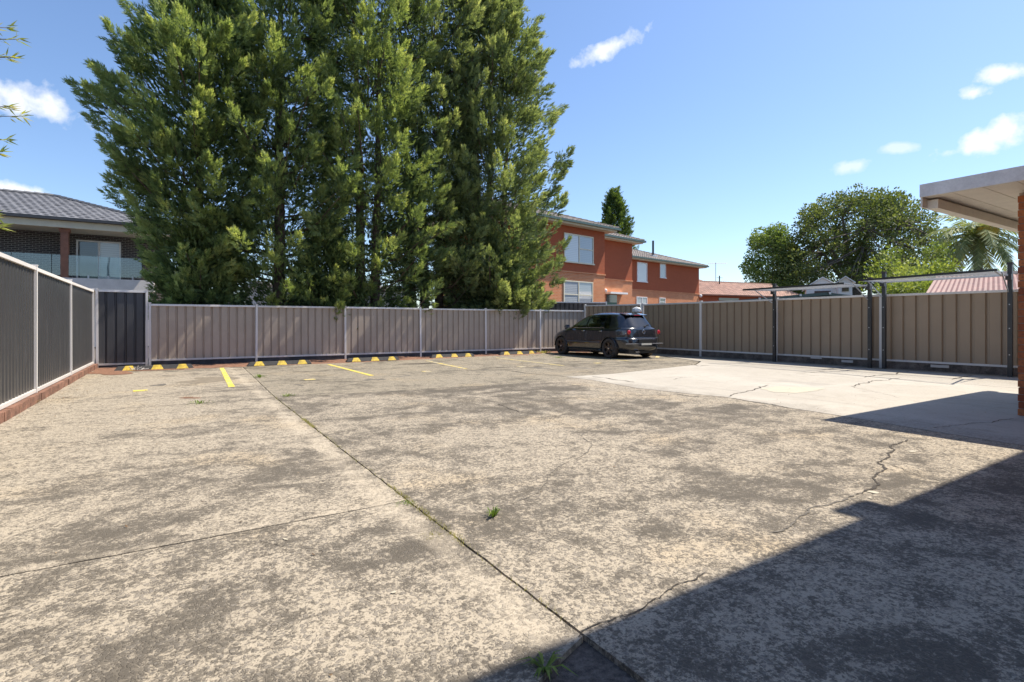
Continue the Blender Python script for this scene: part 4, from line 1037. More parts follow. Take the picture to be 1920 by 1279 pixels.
MB().box(-6, 0, 0, L2 - .1, 6.7, ez2 - .02).add([(L2 - .06, -.2, ez2 - .02), (L2 - .06, 6.9, ez2 - .02), (L2 - .06, 3.35, ez2 + 1.2), (L2 + .04, -.2, ez2 - .02), (L2 + .04, 6.9, ez2 - .02), (L2 + .04, 3.35, ez2 + 1.2)], [(0, 2, 1), (3, 4, 5), (0, 3, 5, 2), (1, 2, 5, 4), (0, 1, 4, 3)]).build('wall', M['cream'], r2)
# aerial
pa = at_t(1342, 606, 66); za = CAMH + (HORY - 494) / FPX * 66
t = thing('television_aerial', 'thin television aerial on a mast against the sky right of the flats', 'aerial', (pa.x, pa.y, 0))
MB().tube([(0, 0, 2.4), (0, 0, za + .1)], .04, 6).tube([(0, 0, 0), (0, 0, 2.4)], .05, 6).build('mast', M['steel'], t)
b = MB(); rv = Vector((C_, -S_, 0)); fv = Vector((S_, C_, 0))
b.tube([rv * -1.0 + Vector((0, 0, za)), rv * 1.4 + Vector((0, 0, za))], .032, 5)
for i in range(9):
    c = rv * (-.9 + i * .26) + Vector((0, 0, za)); l = .12 + .03 * abs(i - 3); dd = (fv * .8 + rv * .25).normalized()
    b.tube([c - dd * l * 2, c + dd * l * 2], .018, 4)
b.build('antenna_rods', M['steel'], t)
pa = at_t(1349, 606, 64); za = CAMH + (HORY - 521) / FPX * 64
t = thing('power_pole', 'short dark pole stub with wires just above the terracotta roof ridge', 'pole', (pa.x, pa.y, 0))
MB().tube([(0, 0, 0), (0, 0, za + .25)], .07, 8).build('pole', M['black_metal'], t)
MB().tube([(-.5, 0, za), (.6, 0, za + .02)], .02, 5).build('crossarm', M['black_metal'], t)

# green low pitched shed
pg = at_t(1548, 606, 21); t = thing('shed', 'green low-pitched metal shed roof showing just above the right fence', 'shed', (pg.x, pg.y, 0), -YAW)
zr = CAMH + (HORY - 548) / FPX * 21; 
MB().add([(-4.3, 0, zr - .38), (0, 0, zr), (2.1, 0, zr - .25), (2.1, 3.5, zr - .25), (0, 3.5, zr), (-4.3, 3.5, zr - .38), (-4.3, 0, zr - .50), (0, 0, zr - .12), (2.1, 0, zr - .37), (2.1, 3.5, zr - .37), (0, 3.5, zr - .12), (-4.3, 3.5, zr - .50)],
         [(0, 1, 4, 5), (1, 2, 3, 4), (0, 6, 7, 1), (1, 7, 8, 2), (2, 8, 9, 3), (3, 9, 10, 4), (4, 10, 11, 5), (5, 11, 6, 0), (6, 11, 10, 7), (7, 10, 9, 8)]).build('roof', M['iron_green'], t)
MB().box(-3.9, .3, 0, 1.8, 3.3, zr - .51).build('wall', M['iron_green'], t)
for xx in (-2.6, -1.0, .15):
    MB().box(xx - .04, -.05, zr - .07 - abs(xx) * .09, xx + .04, -.003, zr + .02 - abs(xx) * .09).build('roof_bracket', M['steel'], t)
# white gabled sheds further back
def gable_shed(label, px0, px1, pyr, pye, tt, mat='white'):
    a = at_t(px0, 606, tt); c = at_t(px1, 606, tt); w = (c - a).length; t = thing('outbuilding', label, 'shed', (a.x, a.y, 0), -YAW - R(27)); w *= 1.05
    zr = CAMH + (HORY - pyr) / FPX * tt; ze = CAMH + (HORY - pye) / FPX * tt
    MB().add([(0, 0, 0), (w, 0, 0), (w, 0, ze), (w / 2, 0, zr), (0, 0, ze), (0, 3, 0), (w, 3, 0), (w, 3, ze), (w / 2, 3, zr), (0, 3, ze)],
             [(0, 1, 2, 3, 4), (9, 8, 7, 6, 5), (1, 6, 7, 2), (5, 0, 4, 9), (0, 5, 6, 1)]).build('wall', M[mat], t)
    MB().add([(-.15, -.15, ze - .06), (w / 2, -.15, zr), (w + .15, -.15, ze - .06), (-.15, 3.1, ze - .06), (w / 2, 3.1, zr), (w + .15, 3.1, ze - .06), (-.15, -.15, ze), (w / 2, -.15, zr + .06), (w + .15, -.15, ze), (-.15, 3.1, ze), (w / 2, 3.1, zr + .06), (w + .15, 3.1, ze)],
             [(6, 7, 10, 9), (7, 8, 11, 10), (0, 3, 4, 1), (1, 4, 5, 2), (0, 1, 7, 6), (1, 2, 8, 7), (5, 4, 10, 11), (4, 3, 9, 10), (3, 0, 6, 9), (2, 5, 11, 8)]).build('roof', M['white'], t)
    MB().box(w * .25, -.05, ze - .5, w * .75, -.002, ze - .2).build('vent', M['pane_dark'], t)
gable_shed('wide white weatherboard outbuilding with a dark vent left of the small one', 1512, 1562, 522, 540, 32)
gable_shed('small white round-topped outbuilding behind the shared clothesline posts', 1572, 1593, 520, 530, 30)
# red corrugated carport roof
pc0 = at_t(1735, 552, 19); 
t = thing('carport', 'red corrugated iron roof with a white ridge beyond the right fence, by the palm', 'carport', (pc0.x, pc0.y, 0), R(-58))
ze, zr = pc0.z, CAMH + (HORY - 531) / FPX * 19 + .42
b = MB(); n = 150; Lc = 11.0; vs = []
for i in range(n + 1):
    x = Lc * i / n; hz = .018 * math.cos(i * PI)
    vs += [(x, 0, ze + hz), (x + .9 * (1 - x / Lc), 2.6, zr + hz)]
b.add(vs, [(2 * i, 2 * i + 2, 2 * i + 3, 2 * i + 1) for i in range(n)]); b.build('roof_sheet', M['iron_red'], t, smooth=False)
MB().bar((.9, 2.65, zr + .05), (Lc, 2.65, zr + .05), .14, .10).build('ridge_cap', M['cream'], t)
MB().box(.2, .1, 0, .3, .2, ze - .05).box(5, .1, 0, 5.1, .2, ze - .05).box(Lc - .3, .1, 0, Lc - .2, .2, ze - .05).box(1, 2.5, 0, 1.1, 2.6, zr - .05).box(Lc - .3, 2.5, 0, Lc - .2, 2.6, zr - .05).build('support_posts', M['black_metal'], t)

# ------------------------------------------------------------------ clotheslines
def clothesline(label, posts, bar0, bar1, zf, ptop):
    c = (Vector((*posts[0], 0)) + Vector((*posts[1], 0))) / 2
    t = thing('clothesline', label, 'clothesline', c, group='folding clotheslines by the right fence')
    for p in posts:
        x, y = p[0] - c.x, p[1] - c.y
        o = MB().box(x - .038, y - .038, -.02, x + .038, y + .038, ptop).build('post', M['black_metal'], t)
        MB().box(x - .046, y - .046, ptop, x + .046, y + .046, ptop + .05).build('post_cap', M['rubber'], o)
        MB().box(x - .12, y - .05, zf - .10, x - .045, y + .05, zf + .02).build('bracket', M['black_metal'], o)
        for z in (.45, 1.0, 1.5): MB().box(x - .052, y - .01, z, x - .0455, y + .01, z + .02).build('bolt', M['steel'], o)
    a0, a1 = Vector((posts[0][0] - c.x - .12, posts[0][1] - c.y, zf)), Vector((posts[1][0] - c.x - .12, posts[1][1] - c.y, zf))
    b0, b1 = Vector((bar0[0] - c.x, bar0[1] - c.y, zf + .02)), Vector((bar1[0] - c.x, bar1[1] - c.y, zf + .02))
    MB().bar(a0, a1, .035, .045).build('rear_bar', M['steel'], t)
    MB().bar(b0, b1, .032, .045).build('front_bar', M['black_metal'], t)
    MB().bar(a0.lerp(a1, .04), b0.lerp(b1, .015), .035, .04).build('side_arm', M['steel'], t); MB().bar(a0.lerp(a1, .96), b0.lerp(b1, .985), .035, .04).build('side_arm', M['steel'], t)
    MB().bar(a0.lerp(a1, .0) + Vector((0, 0, -.35)), a0.lerp(b0, .6), .02, .02).build('brace', M['steel'], t)
    MB().bar(a1.lerp(a1, .0) + Vector((0, 0, -.35)), a1.lerp(b1, .6), .02, .02).build('brace', M['steel'], t)
    for i in range(1, 7):
        f = i / 7; MB().tube([a0.lerp(b0, f), (a0.lerp(b0, f) + a1.lerp(b1, f)) / 2 + Vector((0, 0, -.015)), a1.lerp(b1, f)], .005, 4).build('line', M['cord'], t)
clothesline('farther folding clothesline on two black posts, left of the pair', ((14.75, 9.15), (14.75, 6.62)), (13.85, 9.55), (13.65, 6.7), 2.06, 2.22)
clothesline('nearer folding clothesline on two black posts, ending beside the brick wall', ((14.75, 6.30), (14.75, 3.95)), (13.8, 6.45), (13.3, 3.75), 2.12, 2.34)

# ------------------------------------------------------------------ building on the right (its roofs throw the foreground shade)
bt = thing('apartment_building', 'orange brick building at the right edge with a pale boarded eave overhead', 'building', (8.66, 2.25, 0))
ox, oy = 8.66, 2.25
def B(b, name, mat, **k): 
    b.v = [(v[0] - ox, v[1] - oy, v[2]) for v in b.v]; return b.build(name, mat, bt, **k)
zs = 2.71
B(MB().box(8.672, -8, -.05, 12.3, 2.238, zs - .01), 'wall', M['mortar'])
# individually laid bricks near the corner, joined courses behind
bm_ = MB().box(0, -.110, 0, .110, .110, .076); bd1 = bm_.data('brick', M['brick_near'])
nz_ = int((zs - .02) / .086)
for r in range(nz_):
    z = .0 + r * .086 + .004
    for kx in range(5):
        yc = 2.25 - .115 - kx * .240 - (0 if r % 2 else .12)
        if r % 2 == 0 and kx == 0:
            h = part('brick', bd1, bt, (8.66 - ox + random.uniform(-.002, .002), 2.25 - .055 - oy, z)); h.scale = (1, .5, 1)
        part('brick', bd1, bt, (8.66 - ox + random.uniform(-.002, .002), yc - (.0 if r % 2 else .0) - oy, z))
M['brick_side'] = brick('orange_brick_side', (.46, .145, .055), (.52, .17, .07), (.36, .30, .25), rot=(R(90), 0, R(90)))
B(MB().box(8.663, -8, 0, 8.671, 1.0, zs - .01), 'wall_face', M['brick_side'])
# flat roof with fascia, boards, beam
rx0, rx1, ry1 = 8.04, 12.95, 3.03
B(MB().box(rx0 + .025, -8, 2.80, rx1, ry1 - .025, 2.86), 'roof', M['steel'])
f_ = B(MB().box(rx0, -8, 2.725, rx0 + .022, ry1, 2.885), 'fascia_board', M['fascia'])
B(MB().box(rx0 + .023, ry1 - .022, 2.60, rx1, ry1, 2.883), 'fascia_board', M['soffit'])
B(MB().box(rx0 + .16, ry1 - .14, 2.585, rx1, ry1 - .024, 2.70), 'beam', M['soffit'])
yy = ry1 - .03; 
while yy > -3:
    B(MB().box(rx0 + .024, yy - .296, 2.722, rx1 - .02, yy - .004, 2.738), 'soffit_board', M['soffit']); yy -= .30
# two-storey wing behind the camera
B(MB().box(3.5, -9, 0, 8.4, .52, 5.62), 'wall', M['brick_or']); 
B(MB().box(8.401, -9, 2.92, 13, .52, 5.62), 'wall', M['brick_or'])
B(MB().prism([(2.95, -9.5), (13.5, -9.5), (13.5, 1.0), (2.95, .805)], 5.68, 5.90), 'roof', M['fascia'])
B(MB().box(3.4, -9.2, 5.625, 13.2, .70, 5.679), 'soffit', M['soffit'])
B(MB().box(6.86, .885, 5.72, 7.14, 1.03, 5.92), 'shadow_bump_box', M['fascia'])  # unseen box added on the roof edge for the bump in its ground shadow

# ------------------------------------------------------------------ the car
def lerp_t(tab, z): return float(np.interp(z, [p[0] for p in tab], [p[1] for p in tab]))
def car():
    t = thing('parked_car', 'black five-door hatchback parked by the fence corner, seen from behind left', 'car', (12.50, 12.02, 0), R(88.8))
    # local: x forward (0 rear .. 4.2 front), y left positive, z up
    WT = [(.20, .80), (.30, .845), (.45, .868), (.58, .878), (.75, .878), (.88, .866), (.94, .845), (.965, .825), (1.33, .640), (1.40, .585), (1.45, .48), (1.475, .38), (1.485, .25)]
    FT = [(.20, 4.02), (.30, 4.14), (.45, 4.20), (.60, 4.19), (.70, 4.11), (.78, 3.96), (.86, 3.70), (.93, 3.40), (.985, 3.24), (1.02, 3.14), (1.20, 2.80), (1.34, 2.46), (1.40, 2.25), (1.44, 2.02), (1.465, 1.78), (1.478, 1.6), (1.485, 1.42)]
    RT = [(.20, .16), (.28, .06), (.36, .01), (.50, .0), (.62, .02), (.66, .07), (.80, .085), (.93, .105), (1.0, .14), (1.34, .44), (1.38, .50), (1.41, .58), (1.44, .78), (1.465, .98), (1.485, 1.25)]
    zs = sorted(set([.20 + .022 * i for i in range(52)] + [1.345, 1.38, 1.40, 1.42, 1.435, 1.45, 1.46, 1.468, 1.475, 1.48, 1.485]))
    zs = [z for z in zs if z <= 1.485]
    NA = 300
    rows = []
    for z in zs:
        w, f, r = lerp_t(WT, z), lerp_t(FT, z), lerp_t(RT, z); cx, hl = (f + r) / 2, (f - r) / 2
        nf = 4.2 if z < .95 else 3.6; nr = 4.8 if z < .95 else 3.6
        pts = []
        for k in range(2400):
            a = 2 * PI * k / 2400; ca, sa = math.cos(a), math.sin(a); n = nf if ca > 0 else nr
            rr = (abs(ca) ** n + abs(sa) ** n) ** (-1 / n); pts.append((cx + hl * rr * ca, w * rr * sa))
        P = np.array(pts + [pts[0]]); s = np.concatenate([[0], np.cumsum(np.hypot(*np.diff(P, axis=0).T))]); q = np.linspace(0, s[-1], NA + 1)[:-1]
        rows.append(np.stack([np.interp(q, s, P[:, 0]), np.interp(q, s, P[:, 1]), np.full(NA, z)], 1))
    V = np.array(rows)                                     # level, angle, 3
    nz, na = len(zs), NA
    def sel(x, y, z, ny):
        side = abs(ny) > .6
        for wc in (.78, 3.33):
            if side or abs(y) > .66:
                if (x - wc) ** 2 + (z - .315) ** 2 < .365 ** 2: return 'arch'
        if .958 < z < 1.375 and side:
            ap = 3.06 - (z - 1.0) * 1.80                    # A pillar line
            if 1.99 < x < ap - .02: return 'front_door_window'
            if 1.13 < x < 1.91 and x > 1.0 + (z - 1.0) * .15: return 'rear_door_window'
            if .80 + (z - .98) * .30 < x < 1.09: return 'quarter_window'
        if 1.0 < z < 1.355 and x < 1.0 and abs(y) < .70 - (z - 1.0) * .24 and not side: return 'rear_window'
        if 1.02 < z < 1.385 and x > 2.2 and not side and abs(y) < .70 - (z - 1.0) * .22: return 'windscreen'
        if x < .55 and abs(y) > .555 and ((z - .81) / .115) ** 2 + ((x - .10) / .27) ** 2 < 1:
            return 'tail_light'
        if x > 3.75 and .62 < z < .78 and abs(y) > .50: return 'headlight'
        return 'body'
    groups = {}
    for i in range(nz - 1):
        for j in range(na):
            j2 = (j + 1) % na; c = (V[i, j] + V[i, j2] + V[i + 1, j] + V[i + 1, j2]) / 4
            dv = V[i, j2] - V[i, j]; ny = -dv[0] / (math.hypot(dv[0], dv[1]) + 1e-9)
            g_ = sel(c[0], c[1], c[2], ny)
            if g_ == 'arch': continue
            if g_ in ('front_door_window', 'rear_door_window', 'quarter_window', 'tail_light', 'headlight'): g_ += '|L' if c[1] > 0 else '|R'
            groups.setdefault(g_, []).append((i * na + j, i * na + j2, (i + 1) * na + j2, (i + 1) * na + j))
    allv = V.reshape(-1, 3)
    def emit(name, faces, mat, extra=None, smooth=True, inset=0.0, parent=t):
        ids = sorted({k for f in faces for k in f}); mp = {k: n for n, k in enumerate(ids)}
        vv = [allv[k] for k in ids]
        if inset:
            vv = [(v[0] + (inset if v[0] < 2 else -inset) * .0, v[1] * (1 - inset / .8), v[2]) for v in vv]
        b = MB(); b.add([tuple(map(float, v)) for v in vv], [tuple(mp[k] for k in f) for f in faces])
        if extra: b.add(*extra)
        return b.build(name, mat, parent, smooth=smooth)
    paint = NT('black_car_paint'); paint.out((.012, .013, .018), .22, None, Coat_Weight=1.0, Coat_Roughness=.03, Specular_IOR_Level=.6); paint = paint.m
    trim = plain('black_plastic_trim', (.02, .02, .02), .5, .1, 10)
    chrome = plain('chrome', (.70, .70, .72), .15, .03, 4, Metallic=1.0)
    redl = NT('red_lens').out((.50, .012, .02), .12, None, Coat_Weight=1.0)
    clearl = NT('smoked_clear_lens').out((.07, .05, .055), .12, None, Coat_Weight=1.0)
    top = [tuple(map(float, V[-1, j])) for j in range(na)]
    body = emit('body', groups.pop('body'), paint, (top, [tuple(range(na))]))
    for gname, faces in groups.items():
        nm = gname.split('|')[0]
        if nm in ('tail_light', 'headlight'):
            o = emit(nm, faces, clearl)
            if nm == 'tail_light':
                s = 1 if gname.endswith('L') else -1
                for (yy, zz, rr, mt) in ((.635, .835, .068, redl), (.725, .77, .045, clearl)):
                    b = MB(); n = 20; x0 = .085 if yy < .66 else .10
                    prof = [(rr, 0), (rr, -.012), (rr * .8, -.022), (rr * .45, -.026), (.001, -.027)]
                    for (r_, a_) in prof: pass
                    vs_ = [(x0 + a_ * 1.0 + (.03 if yy > .66 else 0) - .0, s * yy + r_ * math.cos(2 * PI * k / n), zz + r_ * math.sin(2 * PI * k / n)) for (r_, a_) in prof for k in range(n)]
                    fs_ = [(i * n + k, i * n + (k + 1) % n, (i + 1) * n + (k + 1) % n, (i + 1) * n + k) for i in range(len(prof) - 1) for k in range(n)]
                    b.add(vs_, fs_); b.build('lens', mt, o, smooth=True)
        elif nm == 'rear_window': emit(nm, faces, M['car_glass_dark'])
        else: emit(nm, faces, M['car_glass'] if nm != 'quarter_window' else M['car_glass_dark'])
    # underbody and wheel houses, floor, dash, seats
    MB().box(.12, -.60, .17, 4.05, .60, .42).box(1.18, -.80, .19, 3.0, .80, .40).build('underbody', trim, t)
    MB().box(.25, -.62, .42, 3.6, .62, .62).box(2.9, -.70, .60, 3.3, .70, .97).build('cabin_floor', trim, t)
    for wy_ in (-.38, .38):
        for sx, nm in ((2.15, 'front_seat'), (1.2, 'rear_seat')):
            o = MB().box(sx, wy_ - .24, .62, sx + .5, wy_ + .24, .72).bar((sx + .05, wy_, .7), (sx - .16, wy_, 1.10), .46, .10).bar((sx - .17, wy_, 1.13), (sx - .2, wy_, 1.28), .24, .08).build(nm, trim, t); bevel(o, .02, 2)
    sw = MB(); sw.tube([(2.78 + .09 * math.sin(a) * .4, -.38 + .18 * math.cos(a), .98 + .17 * math.sin(a)) for a in np.linspace(0, 2 * PI, 17)], .014, 6); sw.build('steering_wheel', trim, t)
    # wheels
    tyre = plain('tyre_rubber', (.055, .045, .040), .8, .2, 14)
    rimm = plain('dark_bronze_rim', (.075, .055, .048), .35, .15, 8, Metallic=.5)
    def wheel(sx, sy):
        s = 1 if sy > 0 else -1; Rw = .318
        w = bpy.data.objects.new('wheel', None); col.objects.link(w); w.parent = t; w.location = (sx, sy, Rw); w.empty_display_size = .1
        b = MB(); b.lathe([(.215, -.09), (.225, -.105), (.27, -.110), (.305, -.100), (Rw, -.075), (Rw + .001, 0), (Rw, .075), (.305, .100), (.27, .110), (.225, .105), (.215, .09), (.20, .07), (.20, -.07), (.215, -.09)], 'Y', 44)
        b.build('tyre', tyre, w, smooth=True)
        b = MB(); b.lathe([(.224, s * .100), (.212, s * .104), (.200, s * .095), (.198, s * .02), (.20, -s * .07)], 'Y', 44)
        # dish with six oval holes -> six paddle spokes
        n = 5
        for k in range(n):
            a = 2 * PI * k / n + .3
            def pr(r, da, off): return (r * math.cos(a + da), off * s, r * math.sin(a + da))
            b.add([pr(.045, -.75, .070), pr(.045, .75, .070), pr(.115, .30, .082), pr(.165, .26, .088), pr(.208, .46, .092), pr(.208, -.46, .092), pr(.165, -.26, .088), pr(.115, -.30, .082)], [tuple(range(8)) if s < 0 else tuple(range(7, -1, -1))])
            b.add([pr(.045, -.75, .040), pr(.045, .75, .040), pr(.115, .30, .050), pr(.165, .26, .056), pr(.208, .46, .06), pr(.208, -.46, .06), pr(.165, -.26, .056), pr(.115, -.30, .050)], [tuple(range(8))])
            for i in range(8):
                pass
        b.lathe([(.001, s * .088), (.04, s * .086), (.058, s * .074), (.06, s * .04)], 'Y', 24)
        b.build('rim', rimm, w)
        MB().lathe([(.001, s * .045), (.13, s * .045), (.13, s * .03)], 'Y', 28).build('brake_disc', plain('brake_disc', (.20, .19, .18), .5, .1, 8, Metallic=.6), w)
        MB().lathe([(.001, s * .0935), (.024, s * .0925), (.026, s * .086)], 'Y', 16).build('hub_cap', chrome, w)
        for k in range(5):
            a = 2 * PI * k / 5 + .3 + PI / 5; MB().lathe([(.001, s * .083), (.008, s * .083), (.009, s * .07)], 'Y', 8, c=(.045 * math.cos(a), 0, .045 * math.sin(a))).build('wheel_bolt', chrome, w)
        b = MB(); 
        b.lathe([(.001, -s * .09), (.21, -s * .09)], 'Y', 28); b.build('inner_dish', trim, w)
        # arch lip + wheel house
        pts = []; y = s * .872
        for k in range(25):
            a = PI * k / 24; pts.append((sx + .366 * math.cos(a), y - s * .008, .315 + .366 * math.sin(a)))
        MB().tube([Vector(p) for p in pts], .014, 6).build('arch_lip', paint, t, smooth=True)
        vs_ = []; n = 24
        for k in range(n + 1):
            a = PI * k / n; vs_ += [(sx + .37 * math.cos(a), y - s * .02, .315 + .37 * math.sin(a)), (sx + .37 * math.cos(a), s * .55, .315 + .37 * math.sin(a))]
        c0 = len(vs_); b = MB(); b.add(vs_, [(2 * k, 2 * k + 1, 2 * k + 3, 2 * k + 2) for k in range(n)] + [tuple(2 * k + 1 for k in range(n + 1))]); b.build('wheel_house', trim, t)
    for sx in (.78, 3.33):
        for sy in (-.765, .765): wheel(sx, sy)
    # trim pieces
    def yat(x, z):
        w, f, r = lerp_t(WT, z), lerp_t(FT, z), lerp_t(RT, z); cx, hl = (f + r) / 2, (f - r) / 2; n = 4.2 if x > cx else 5.5
        return w * max(0, 1 - (abs(x - cx) / hl) ** n) ** (1 / n)
    for s in (-1, 1):
        b = MB(); b.tube([(x, s * (yat(x, .50) + .002), .50) for x in np.linspace(1.20, 2.95, 12)], .022, 6); b.build('side_moulding', plain('grey_moulding', (.10, .10, .11), .4, .05, 5), t, smooth=True)
        b = MB(); b.tube([(x, s * (yat(x, .972) + .001), .972) for x in np.linspace(1.02, 2.95, 14)], .009, 5); b.build('window_trim', chrome, t)
        b = MB(); b.tube([(x, s * (yat(x, .24) - .005), .235) for x in np.linspace(1.2, 2.98, 12)], .028, 6); b.build('side_skirt', paint, t, smooth=True)
        for hx in (2.02, 1.14):
            y_ = yat(hx, .86); MB().tube([(hx - .07, s * (y_ + .0), .862), (hx - .05, s * (y_ + .03), .865), (hx + .06, s * (y_ + .03), .862), (hx + .08, s * y_, .86)], .012, 6).build('door_handle', chrome, t, smooth=True)
        # door seams
        for (xa, xb) in ((1.96, 1.93), (2.96, 3.0), (1.22, .98)):
            MB().tube([(xa + (xb - xa) * f, s * (yat(xa + (xb - xa) * f, .30 + .66 * f) + .0005), .30 + .66 * f) for f in np.linspace(0, 1, 10)], .004, 4).build('door_seam', trim, t)
        m = MB(); bm = bmesh.new(); bmesh.ops.create_uvsphere(bm, u_segments=16, v_segments=10, radius=.5)
        for v in bm.verts: v.co = Vector((v.co.x * .13 + 2.86, v.co.y * .20 + s * .945, v.co.z * .14 + 1.0))
        me = bpy.data.meshes.new('wing_mirror'); bm.to_mesh(me); bm.free(); me.materials.append(paint)
        for p_ in me.polygons: p_.use_smooth = True
        o = part('wing_mirror', me, t); MB().box(2.778, s * .965 - .085, .955, 2.79, s * .965 + .085, 1.065).build('mirror_glass', chrome, o)
        MB().bar((2.88, s * .82, .97), (2.87, s * .90, .99), .05, .04).build('mirror_arm', trim, o)
    # B pillar covers are the body itself; spoiler, brake light, wiper, badge, plate, bumper line, exhaust
    sp_ = MB(); sp_.add([(.39, -.46, 1.385), (.39, .46, 1.385), (.74, .46, 1.447), (.74, -.46, 1.447), (.40, -.45, 1.362), (.40, .45, 1.362), (.66, .45, 1.40), (.66, -.45, 1.40)],
                        [(0, 3, 2, 1), (4, 5, 6, 7), (0, 1, 5, 4), (1, 2, 6, 5), (2, 3, 7, 6), (3, 0, 4, 7)]); bevel(sp_.build('spoiler', paint, t), .01, 3)
    MB().box(.384, -.14, 1.364, .389, .14, 1.382).build('brake_light', redl, t)
    MB().bar((.15, -.10, 1.03), (.21, -.36, 1.075), .02, .02).bar((.125, -.08, 1.00), (.15, -.12, 1.03), .05, .04).build('rear_wiper', trim, t)
    MB().tube([(.045, y_, .655) for y_ in np.linspace(-.62, .62, 9)], .010, 5).build('bumper_trim', chrome, t)
    MB().tube([(.0 + .05 * abs(y_ / .8) ** 4, y_, .475) for y_ in np.linspace(-.80, .80, 21)], .012, 5).build('bumper_strip', plain('bumper_strip', (.22, .22, .23), .35, .05, 5), t)
    MB().box(-.012, -.30, .50, .02, .30, .62).build('plate_recess', trim, t)
    MB().box(-.020, -.24, .432, -.0135, .20, .492).build('number_plate', plain('pale_plate', (.62, .60, .52), .4, .1, 20), t)
    MB().box(.02, .25, .20, .16, .40, .25).build('exhaust', chrome, t)
    # round chrome badge, letters V over W inside a ring
    bd = bpy.data.objects.new('badge', None); col.objects.link(bd); bd.parent = t; bd.location = (.088, 0, .845); bd.empty_display_size = .05
    ring = MB(); ring.tube([(0, .056 * math.cos(a), .056 * math.sin(a)) for a in np.linspace(0, 2 * PI, 33)], .007, 6); ring.build('badge_ring', chrome, bd, smooth=True)
    lt = MB()
    for a_, c_ in (((-.022, .046), (0, .006)), ((.022, .046), (0, .006)), ((-.046, .025), (-.020, -.044)), ((-.020, -.044), (0, -.004)), ((0, -.004), (.020, -.044)), ((.020, -.044), (.046, .025))):
        lt.bar((-.004, a_[0], a_[1]), (-.004, c_[0], c_[1]), .008, .008)
    lt.build('badge_letters', chrome, bd)
    MB().tube([(1.0, .02, 1.47), (.78, .02, 1.60)], [.006, .003], 5).build('aerial', trim, t)
    return t
car_o = car()
# white crumpled bag on the car roof
bm = bmesh.new(); bmesh.ops.create_icosphere(bm, subdivisions=4, radius=.5)
for v in bm.verts:
    n = math.sin(v.co.x * 13 + 1) * math.cos(v.co.y * 11) * .13 + math.sin(v.co.z * 17 + v.co.x * 9) * .09 + random.uniform(-.015, .015)
    v.co = v.co * (1 + n); v.co = Vector((v.co.x * .20, v.co.y * .30, max(v.co.z, -.30) * .20))
me = bpy.data.meshes.new('plastic_bag'); bm.to_mesh(me); bm.free(); me.materials.append(plain('white_plastic', (.80, .80, .78), .4, .04, 14))
tag(part('plastic_bag', me, None, (12.90, 12.82, 1.545), .3), 'crumpled white bag lying on the rear of the black car roof', 'bag')

# ------------------------------------------------------------------ weeds, litter
def tuft(label, p, n, h, spread, mat='weed', name='weed', flat=False):
    t = thing(name, label, 'weed', (p[0], p[1], 0)); b = MB()
    for i in range(n):
        a = random.uniform(0, 2 * PI); r = random.random() * spread * .35; L = h * random.uniform(.5, 1.1); w = h * .055 * random.uniform(.7, 1.4)
        base = Vector((math.cos(a) * r, math.sin(a) * r, 0)); o = Vector((math.cos(a), math.sin(a), 0)); sd = Vector((-o.y, o.x, 0)) * w
        out = random.uniform(.35, 1.0) * (1.3 if flat else 1)
        m = base + o * L * .45 * out + Vector((0, 0, L * (.30 if flat else .55))); e = base + o * L * out + Vector((0, 0, L * (.12 if flat else .70) * random.uniform(.4, 1)))
        b.add([base - sd * .5, base + sd * .5, m + sd, e, m - sd], [(0, 1, 2, 4), (4, 2, 3)], tint=random.random() * .95)
    b.build('leaves', M[mat], t)
def wt(px, py, lab, n=26, h=.08, sp=.1, mat='weed', flat=False): tuft(lab, G(px, py).to_2d(), n, h, sp, mat, flat=flat)
wt(925, 968, 'small green weed tuft alone on the open middle slab', 34, .075, .07)
wt(1022, 1252, 'broad-bladed green weed in the shaded broken corner at the bottom of the picture', 22, .085, .06, flat=True)
wt(540, 743, 'low green weeds where the long joint meets the cross joint', 60, .06, .30)
wt(375, 757, 'thin grassy weeds at the left end of the far cross joint', 60, .06, .5, 'weed')
wt(487, 708, 'green weed in the long joint near the far wheel stops', 50, .10, .35)
wt(668, 676, 'scrubby weed beside the third wheel stop from the left', 40, .12, .3)
wt(8, 776, 'leafy green weed against the red kerb at the left edge', 60, .20, .22)
wt(52, 757, 'grey-green weed patch along the red kerb, second from the left edge', 70, .09, .35, 'weed_dry')
wt(76, 741, 'little green weed by the red kerb further along', 26, .10, .15)
wt(108, 716, 'tiny pale weed by the red kerb before the far corner', 20, .10, .12, 'weed_dry')
wt(760, 944, 'flat weeds at the crossing of the near joints', 60, .028, .16, 'weed', True)
wt(1020, 662, 'dry grass at the end of the back fence near the front wheel of the car', 120, .14, .9, 'weed_dry')
wt(1048, 671, 'green grass strip beside the front wheel of the car', 70, .07, .6)
wt(812, 1003, 'moss-like dry weeds in the long joint below the crossing', 60, .020, .2, 'weed_dry', True)
# moss and dry growth in the long joint
b = MB()
for i in range(1500):
    y = random.choice([random.uniform(1.6, 9.2), random.uniform(2.4, 3.6), random.uniform(6, 6.6)]); x = JX + .005 + (y - 3) * .004 + random.gauss(0, .012); L = random.uniform(.008, .026); a = random.uniform(0, 6.28)
    o = Vector((math.cos(a), math.sin(a), 0)); sd = Vector((-o.y, o.x, 0)) * .0022
    p0 = Vector((x, y, -.004)); b.add([p0 - sd, p0 + sd, p0 + o * L * .7 + Vector((0, 0, L))], [(0, 1, 2)], tint=random.random() * .95)
tag(b.build('joint_grass', M['weed_dry'], None, kind='stuff'), 'thin dry moss and grass growing along the long slab joint', 'moss')
